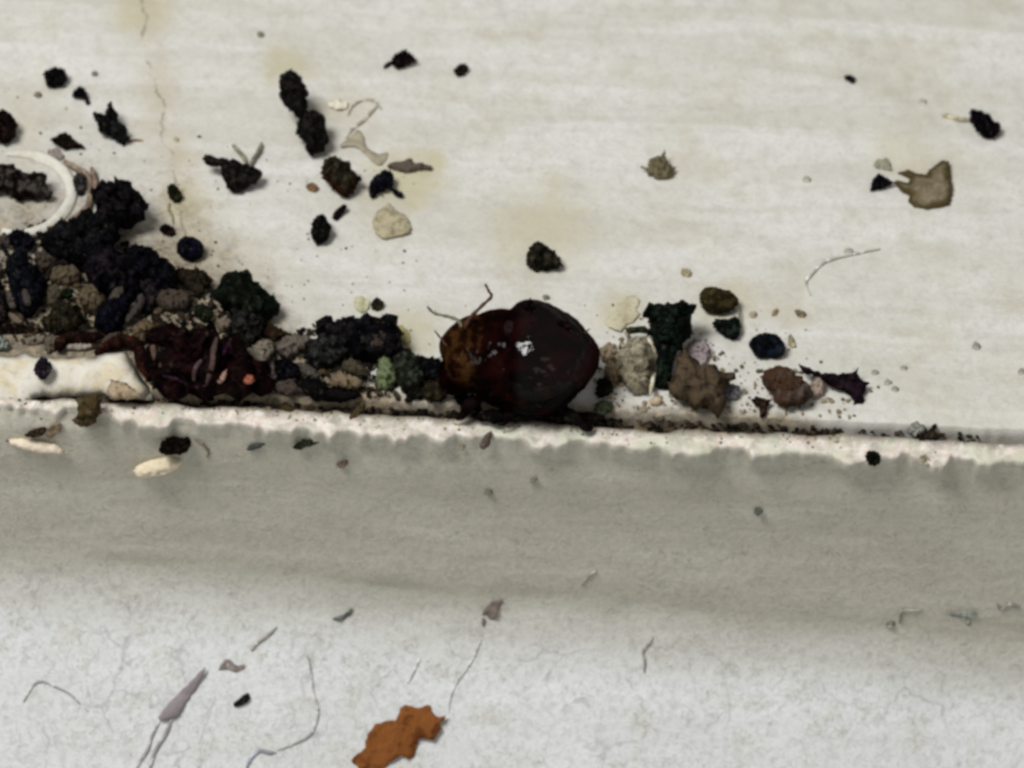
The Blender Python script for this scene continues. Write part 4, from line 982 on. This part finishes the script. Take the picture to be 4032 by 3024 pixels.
low('crumb', 'crumb', 'dark brown wedge in the crack near the right edge', 'M', [(1308, 877), (1440, 820), (1480, 758), (1524, 738), (1502, 800), (1544, 840), (1512, 882), (1400, 888)], (36, 28, 18), (58, 50, 38), mode='lip', corners=True)
low('crumb', 'crumb', 'clear grey crystal in the crack left of the dark brown wedge', 'M', [(1278, 790), (1340, 718), (1442, 768), (1402, 832), (1310, 834)], (146, 146, 138), (112, 112, 104), mode='lip', rough=.25, spec=.4)
low('flake', 'flake', 'faint olive-grey smudge of dirt below the lip near the right', 'M', [(1380, 1000), (1430, 985), (1500, 1050), (1470, 1080), (1400, 1050)], (138, 132, 112), None, flat=True, thick=.015, curl=0.0)
low('speck', 'speck', 'small slate speck alone on the shaded face right of centre', 'M', disc('M', 105, 1435, 38), (84, 88, 82), group=GS)
low('speck', 'speck', 'faint dark speck on the shaded face below the slanting sliver', 'N', disc('N', 1340, 905, 30), (108, 106, 96), group=GS)
low('speck', 'speck', 'faint dark speck on the shaded face right below the slanting sliver', 'N', [(1625, 830), (1660, 785), (1700, 800), (1660, 835)], (112, 108, 94), group=GS)
low('crumb', 'crumb', 'dark grey crumb in the dirty crack under the two-horned clump', 'F', [(440, 1160), (480, 1200), (550, 1130), (540, 1210), (490, 1232), (450, 1220)], (82, 74, 64), (110, 102, 90), mode='lip')
low('crumb', 'crumb', 'long thin brown crumb in the crack right of the beetle', 'F', [(150, 1135), (240, 1120), (345, 1128), (330, 1152), (220, 1155)], (66, 54, 40), None, mode='lip')

# foreground of the moulding
leafp = [(745, 1570), (770, 1510), (830, 1500), (880, 1450), (900, 1390), (960, 1310), (1040, 1290), (1120, 1280), (1160, 1180), (1200, 1160), (1290, 1180), (1390, 1160), (1400, 1200), (1440, 1250), (1520, 1245), (1500, 1280), (1470, 1300), (1482, 1350), (1430, 1430), (1390, 1440), (1340, 1420), (1300, 1420), (1262, 1560), (1220, 1582), (1160, 1550), (1110, 1592), (1040, 1657), (930, 1710), (840, 1665), (780, 1612)]
low('leaf_scrap', 'leaf scrap', 'orange-brown ragged scrap of dry leaf at the bottom of the moulding', 'I', leafp, (134, 82, 40), (98, 54, 24), flat=True, thick=.09, curl=.03, bump=1.0, scale=4.5, group=None, corners=True, amp=.5)
low('fibre', 'fibre', 'spindle-shaped lilac-grey fibre at the lower left of the moulding', 'H', [(1642, 848), (1580, 900), (1480, 1000), (1390, 1092), (1300, 1190), (1250, 1250), (1280, 1282), (1400, 1250), (1460, 1150), (1530, 1072), (1592, 952)], (142, 134, 138), (154, 142, 144), flat=True, thick=.08, group=GH)
strand('hair', 'hair', 'grey strand trailing down right from the spindle-shaped fibre', 'H', [(1370, 1240), (1310, 1390), (1240, 1500), (1200, 1600), (1180, 1690)], 0.05, (152, 150, 152), mode='bvh', group=GH)
strand('hair', 'hair', 'grey strand trailing down left from the spindle-shaped fibre', 'H', [(1270, 1270), (1200, 1410), (1175, 1500), (1110, 1600), (1050, 1690)], 0.042, (164, 162, 162), mode='bvh', group=GH)
low('crumb', 'crumb', 'small black speck-like crumb right of the spindle-shaped fibre', 'H', [(1846, 1142), (1880, 1120), (1960, 1056), (1984, 1100), (1940, 1152), (1860, 1174)], (32, 32, 30))
strand('hair', 'hair', 'arched grey hair at the lower left corner', 'H', [(180, 1130), (250, 1010), (330, 972), (430, 1010), (540, 1062), (620, 1132), (695, 1205)], 0.035, (164, 164, 162), mode='bvh', group=GH, wob=.03)
strand('hair', 'hair', 'small blue-grey hair loop at the bottom left of the leaf scrap', 'H', [(1950, 1660), (1990, 1570), (2060, 1520), (2130, 1535), (2185, 1530)], 0.05, (146, 149, 158), mode='bvh', group=GH)
strand('hair', 'hair', 'long thin dark hair hanging left of the leaf scrap', 'I', [(405, 740), (445, 810), (462, 950), (475, 1080), (512, 1200), (500, 1300), (440, 1400), (290, 1475), (180, 1520)], 0.03, (152, 150, 147), mode='bvh', group=GH, wob=.05)
strand('hair', 'hair', 'faint hair bending down to the right tip of the leaf scrap', 'I', [(1790, 640), (1730, 780), (1660, 900), (1590, 1010), (1560, 1120), (1545, 1220)], 0.026, (172, 170, 165), mode='bvh', group=GH, wob=.04)
strand('hair', 'hair', 'faint short hair above the middle of the leaf scrap', 'I', [(1310, 780), (1270, 880), (1215, 990)], 0.026, (172, 169, 164), mode='bvh', group=GH, wob=.04)
low('flake', 'flake', 'brown-grey dirt flake at the upper right of the leaf scrap', 'I', [(1800, 540), (1810, 420), (1870, 340), (1990, 320), (1930, 400), (1920, 470), (1850, 500)], (124, 112, 106), (140, 130, 120), flat=True, thick=.015, curl=0.0)
low('flake', 'flake', 'teal-grey dirt flake above left of the leaf scrap', 'I', [(615, 470), (700, 445), (770, 385), (790, 410), (740, 470), (650, 490)], (96, 102, 98), (120, 122, 116), flat=True, thick=.015, curl=0.0)
low('flake', 'flake', 'brown-grey bent dirt flake right of the spindle fibre tip', 'H', [(1720, 890), (1780, 790), (1830, 800), (1870, 850), (1950, 830), (1920, 890), (1850, 890), (1790, 870)], (132, 122, 118), (150, 142, 136), flat=True, thick=.015, curl=0.0)
strand('hair', 'hair', 'grey dirt streak rising right of the bent dirt flake', 'H', [(1990, 730), (2040, 670), (2110, 620), (2190, 540)], 0.035, (150, 146, 138), mode='bvh', group=GH, wob=.06)
low('flake', 'flake', 'grey dirt streak cluster, left one on the right shaded face', 'K', [(1105, 525), (1150, 500), (1195, 505), (1180, 545), (1125, 545)], (126, 126, 117), None, flat=True, thick=.015, curl=0.0)
strand('hair', 'hair', 'bent dark dirt streak right of the grey cluster on the shaded face', 'K', [(1235, 510), (1240, 440), (1250, 405), (1330, 408), (1410, 405)], 0.035, (132, 128, 121), mode='bvh', group=GH, wob=.05)
low('flake', 'flake', 'teal-grey ragged dirt flake on the right shaded face', 'K', [(1590, 400), (1640, 420), (1700, 420), (1830, 410), (1840, 445), (1790, 470), (1780, 540), (1750, 520), (1740, 460), (1650, 470)], (134, 136, 129), None, flat=True, thick=.015, curl=0.0, corners=True)
strand('hair', 'hair', 'hooked dark dirt streak at the right edge of the shaded face', 'K', [(1995, 355), (2030, 400), (2090, 360), (2130, 372), (2180, 380)], 0.038, (126, 121, 116), mode='bvh', group=GH)
strand('hair', 'hair', 'dark dirt streak running down from the shaded face right of centre', 'J', [(1150, 620), (1120, 680), (1080, 740), (1085, 820), (1065, 910)], 0.04, (140, 135, 128), mode='bvh', group=GH, wob=.08)
strand('hair', 'hair', 'short dark dirt streak on the shaded face below the beetle', 'J', [(590, 215), (620, 160), (660, 120), (700, 90)], 0.035, (138, 134, 125), mode='bvh', group=GH, wob=.05)

# ------------------------------------------------------------------ fine grit nobody could count
def grit():
    rnd = random.Random(5)
    V, F, C = [], [], []
    ico_v = [Vector(p).normalized() for p in ((0, 0, 1), (.9, 0, .3), (.2, .9, .3), (-.8, .5, .2), (-.7, -.6, .3), (.3, -.9, .2), (.1, .1, -1), (.7, .6, -.4), (-.6, 0, -.6), (.4, -.6, -.5))]
    ib = bmesh.new()
    for v in ico_v: ib.verts.new(v)
    bmesh.ops.convex_hull(ib, input=ib.verts)
    ib.verts.index_update()
    hv = [v.co.copy() for v in ib.verts]; hf = [tuple(v.index for v in f.verts) for f in ib.faces]
    ib.free()
    pal = [lin(tuple(v * .78 for v in c)) for c in ((176, 158, 126), (140, 122, 92), (96, 82, 62), (60, 50, 38), (24, 20, 18), (196, 182, 152), (118, 110, 98), (44, 44, 30))]
    def grain(p, r, ci):
        q = Matrix.Rotation(rnd.uniform(0, 6.3), 3, Vector((rnd.gauss(0, 1), rnd.gauss(0, 1), rnd.gauss(0, 1))).normalized())
        o = len(V)
        sc = Vector((rnd.uniform(.7, 1.3), rnd.uniform(.7, 1.3), rnd.uniform(.5, .9)))
        for v in hv:
            w = q @ v
            V.append(p + Vector((w.x * sc.x, w.y * sc.y, w.z * sc.z)) * r)
            C.append(ci)
        for f in hf: F.append(tuple(k + o for k in f))
    # heap on the left
    def poly_pts(poly, n, rmin, rmax, hmax, dark):
        xs_ = [p[0] for p in poly]; ys_ = [p[1] for p in poly]
        k = 0
        while k < n:
            X, Y = rnd.uniform(min(xs_), max(xs_)), rnd.uniform(min(ys_), max(ys_))
            c = False
            for i in range(len(poly)):
                (xa, ya), (xb, yb) = poly[i], poly[(i + 1) % len(poly)]
                if (ya > Y) != (yb > Y) and X < (xb - xa) * (Y - ya) / (yb - ya) + xa: c = not c
            if not c: continue
            k += 1
            h, n_ = surf(X, Y, 'ledge')
            if h.y < gap_in(h.x) + .03: continue
            r = rmin * (rmax / rmin) ** (rnd.random() ** 1.8)
            grain(h + Vector((0, 0, r * .4 + rnd.random() ** 2 * hmax)), r, rnd.choice(dark))
    heap = src('P', [(-20, 510), (60, 490), (150, 470), (250, 500), (300, 540), (380, 580), (440, 600), (470, 640), (560, 700), (620, 720), (700, 700), (760, 690), (860, 740), (900, 800), (950, 830), (960, 870), (330, 850), (290, 760), (-20, 740)])
    poly_pts(heap, 3600, 0.02, 0.085, 0.10, (2, 2, 3, 3, 3, 4, 4, 4))
    right = src('P', [(1280, 880), (1290, 760), (1350, 700), (1420, 660), (1480, 690), (1560, 760), (1640, 790), (1760, 810), (1860, 880), (1850, 905), (1500, 900)])
    poly_pts(right, 380, 0.02, 0.07, 0.04, (0, 0, 1, 5, 5, 6))
    # stray grains
    stray = src('P', [(0, 180), (500, 300), (900, 330), (900, 650), (1400, 640), (1900, 700), (1900, 880), (0, 760)])
    poly_pts(stray, 260, 0.015, 0.04, 0.0, (0, 1, 2, 6, 5))
    # dirt in the crack and on the back of the lip
    for k in range(1150):
        x = rnd.uniform(-10, 9.2)
        w = gap_w(x); g = gap_in(x)
        t = rnd.random()
        dens = 1.0 if x < 6.5 else 0.35
        if rnd.random() > dens: continue
        if t < .85:
            grain(Vector((x, g - rnd.random() * w, -0.30 + rnd.uniform(-.06, .12))), rnd.uniform(.03, .075), rnd.choice((2, 3, 3, 3, 4, 4)))
        else:
            dy = abs(rnd.gauss(0, .16))
            h = BVH.ray_cast(Vector((x, g - w - 0.05 - dy, 3)), Vector((0, 0, -1)))
            if h[0] and h[0].z > -0.4: grain(h[0] + Vector((0, 0, .01)), rnd.uniform(.014, .034), rnd.choice((0, 0, 1, 2, 5, 6)))
    nt = NT('grit')
    cols = np.array([pal[c] for c in C], dtype=np.float32)
    me = bpy.data.meshes.new('grit'); me.from_pydata([tuple(v) for v in V], [], F); me.update()
    a = me.color_attributes.new('tint', 'FLOAT_COLOR', 'POINT'); a.data.foreach_set('color', cols.ravel())
    at = nt.n('ShaderNodeAttribute', attribute_name='tint')
    nt.L.new(at.outputs['Color'], nt.b.inputs['Base Color'])
    nt.b.inputs['Roughness'].default_value = .85; nt.b.inputs['Specular IOR Level'].default_value = .1
    me.materials.append(nt.m)
    o = bpy.data.objects.new('grit', me); COL.objects.link(o)
    tag(o, 'fine tan and brown grit strewn along the crack', 'grit', None, 'stuff')
grit()
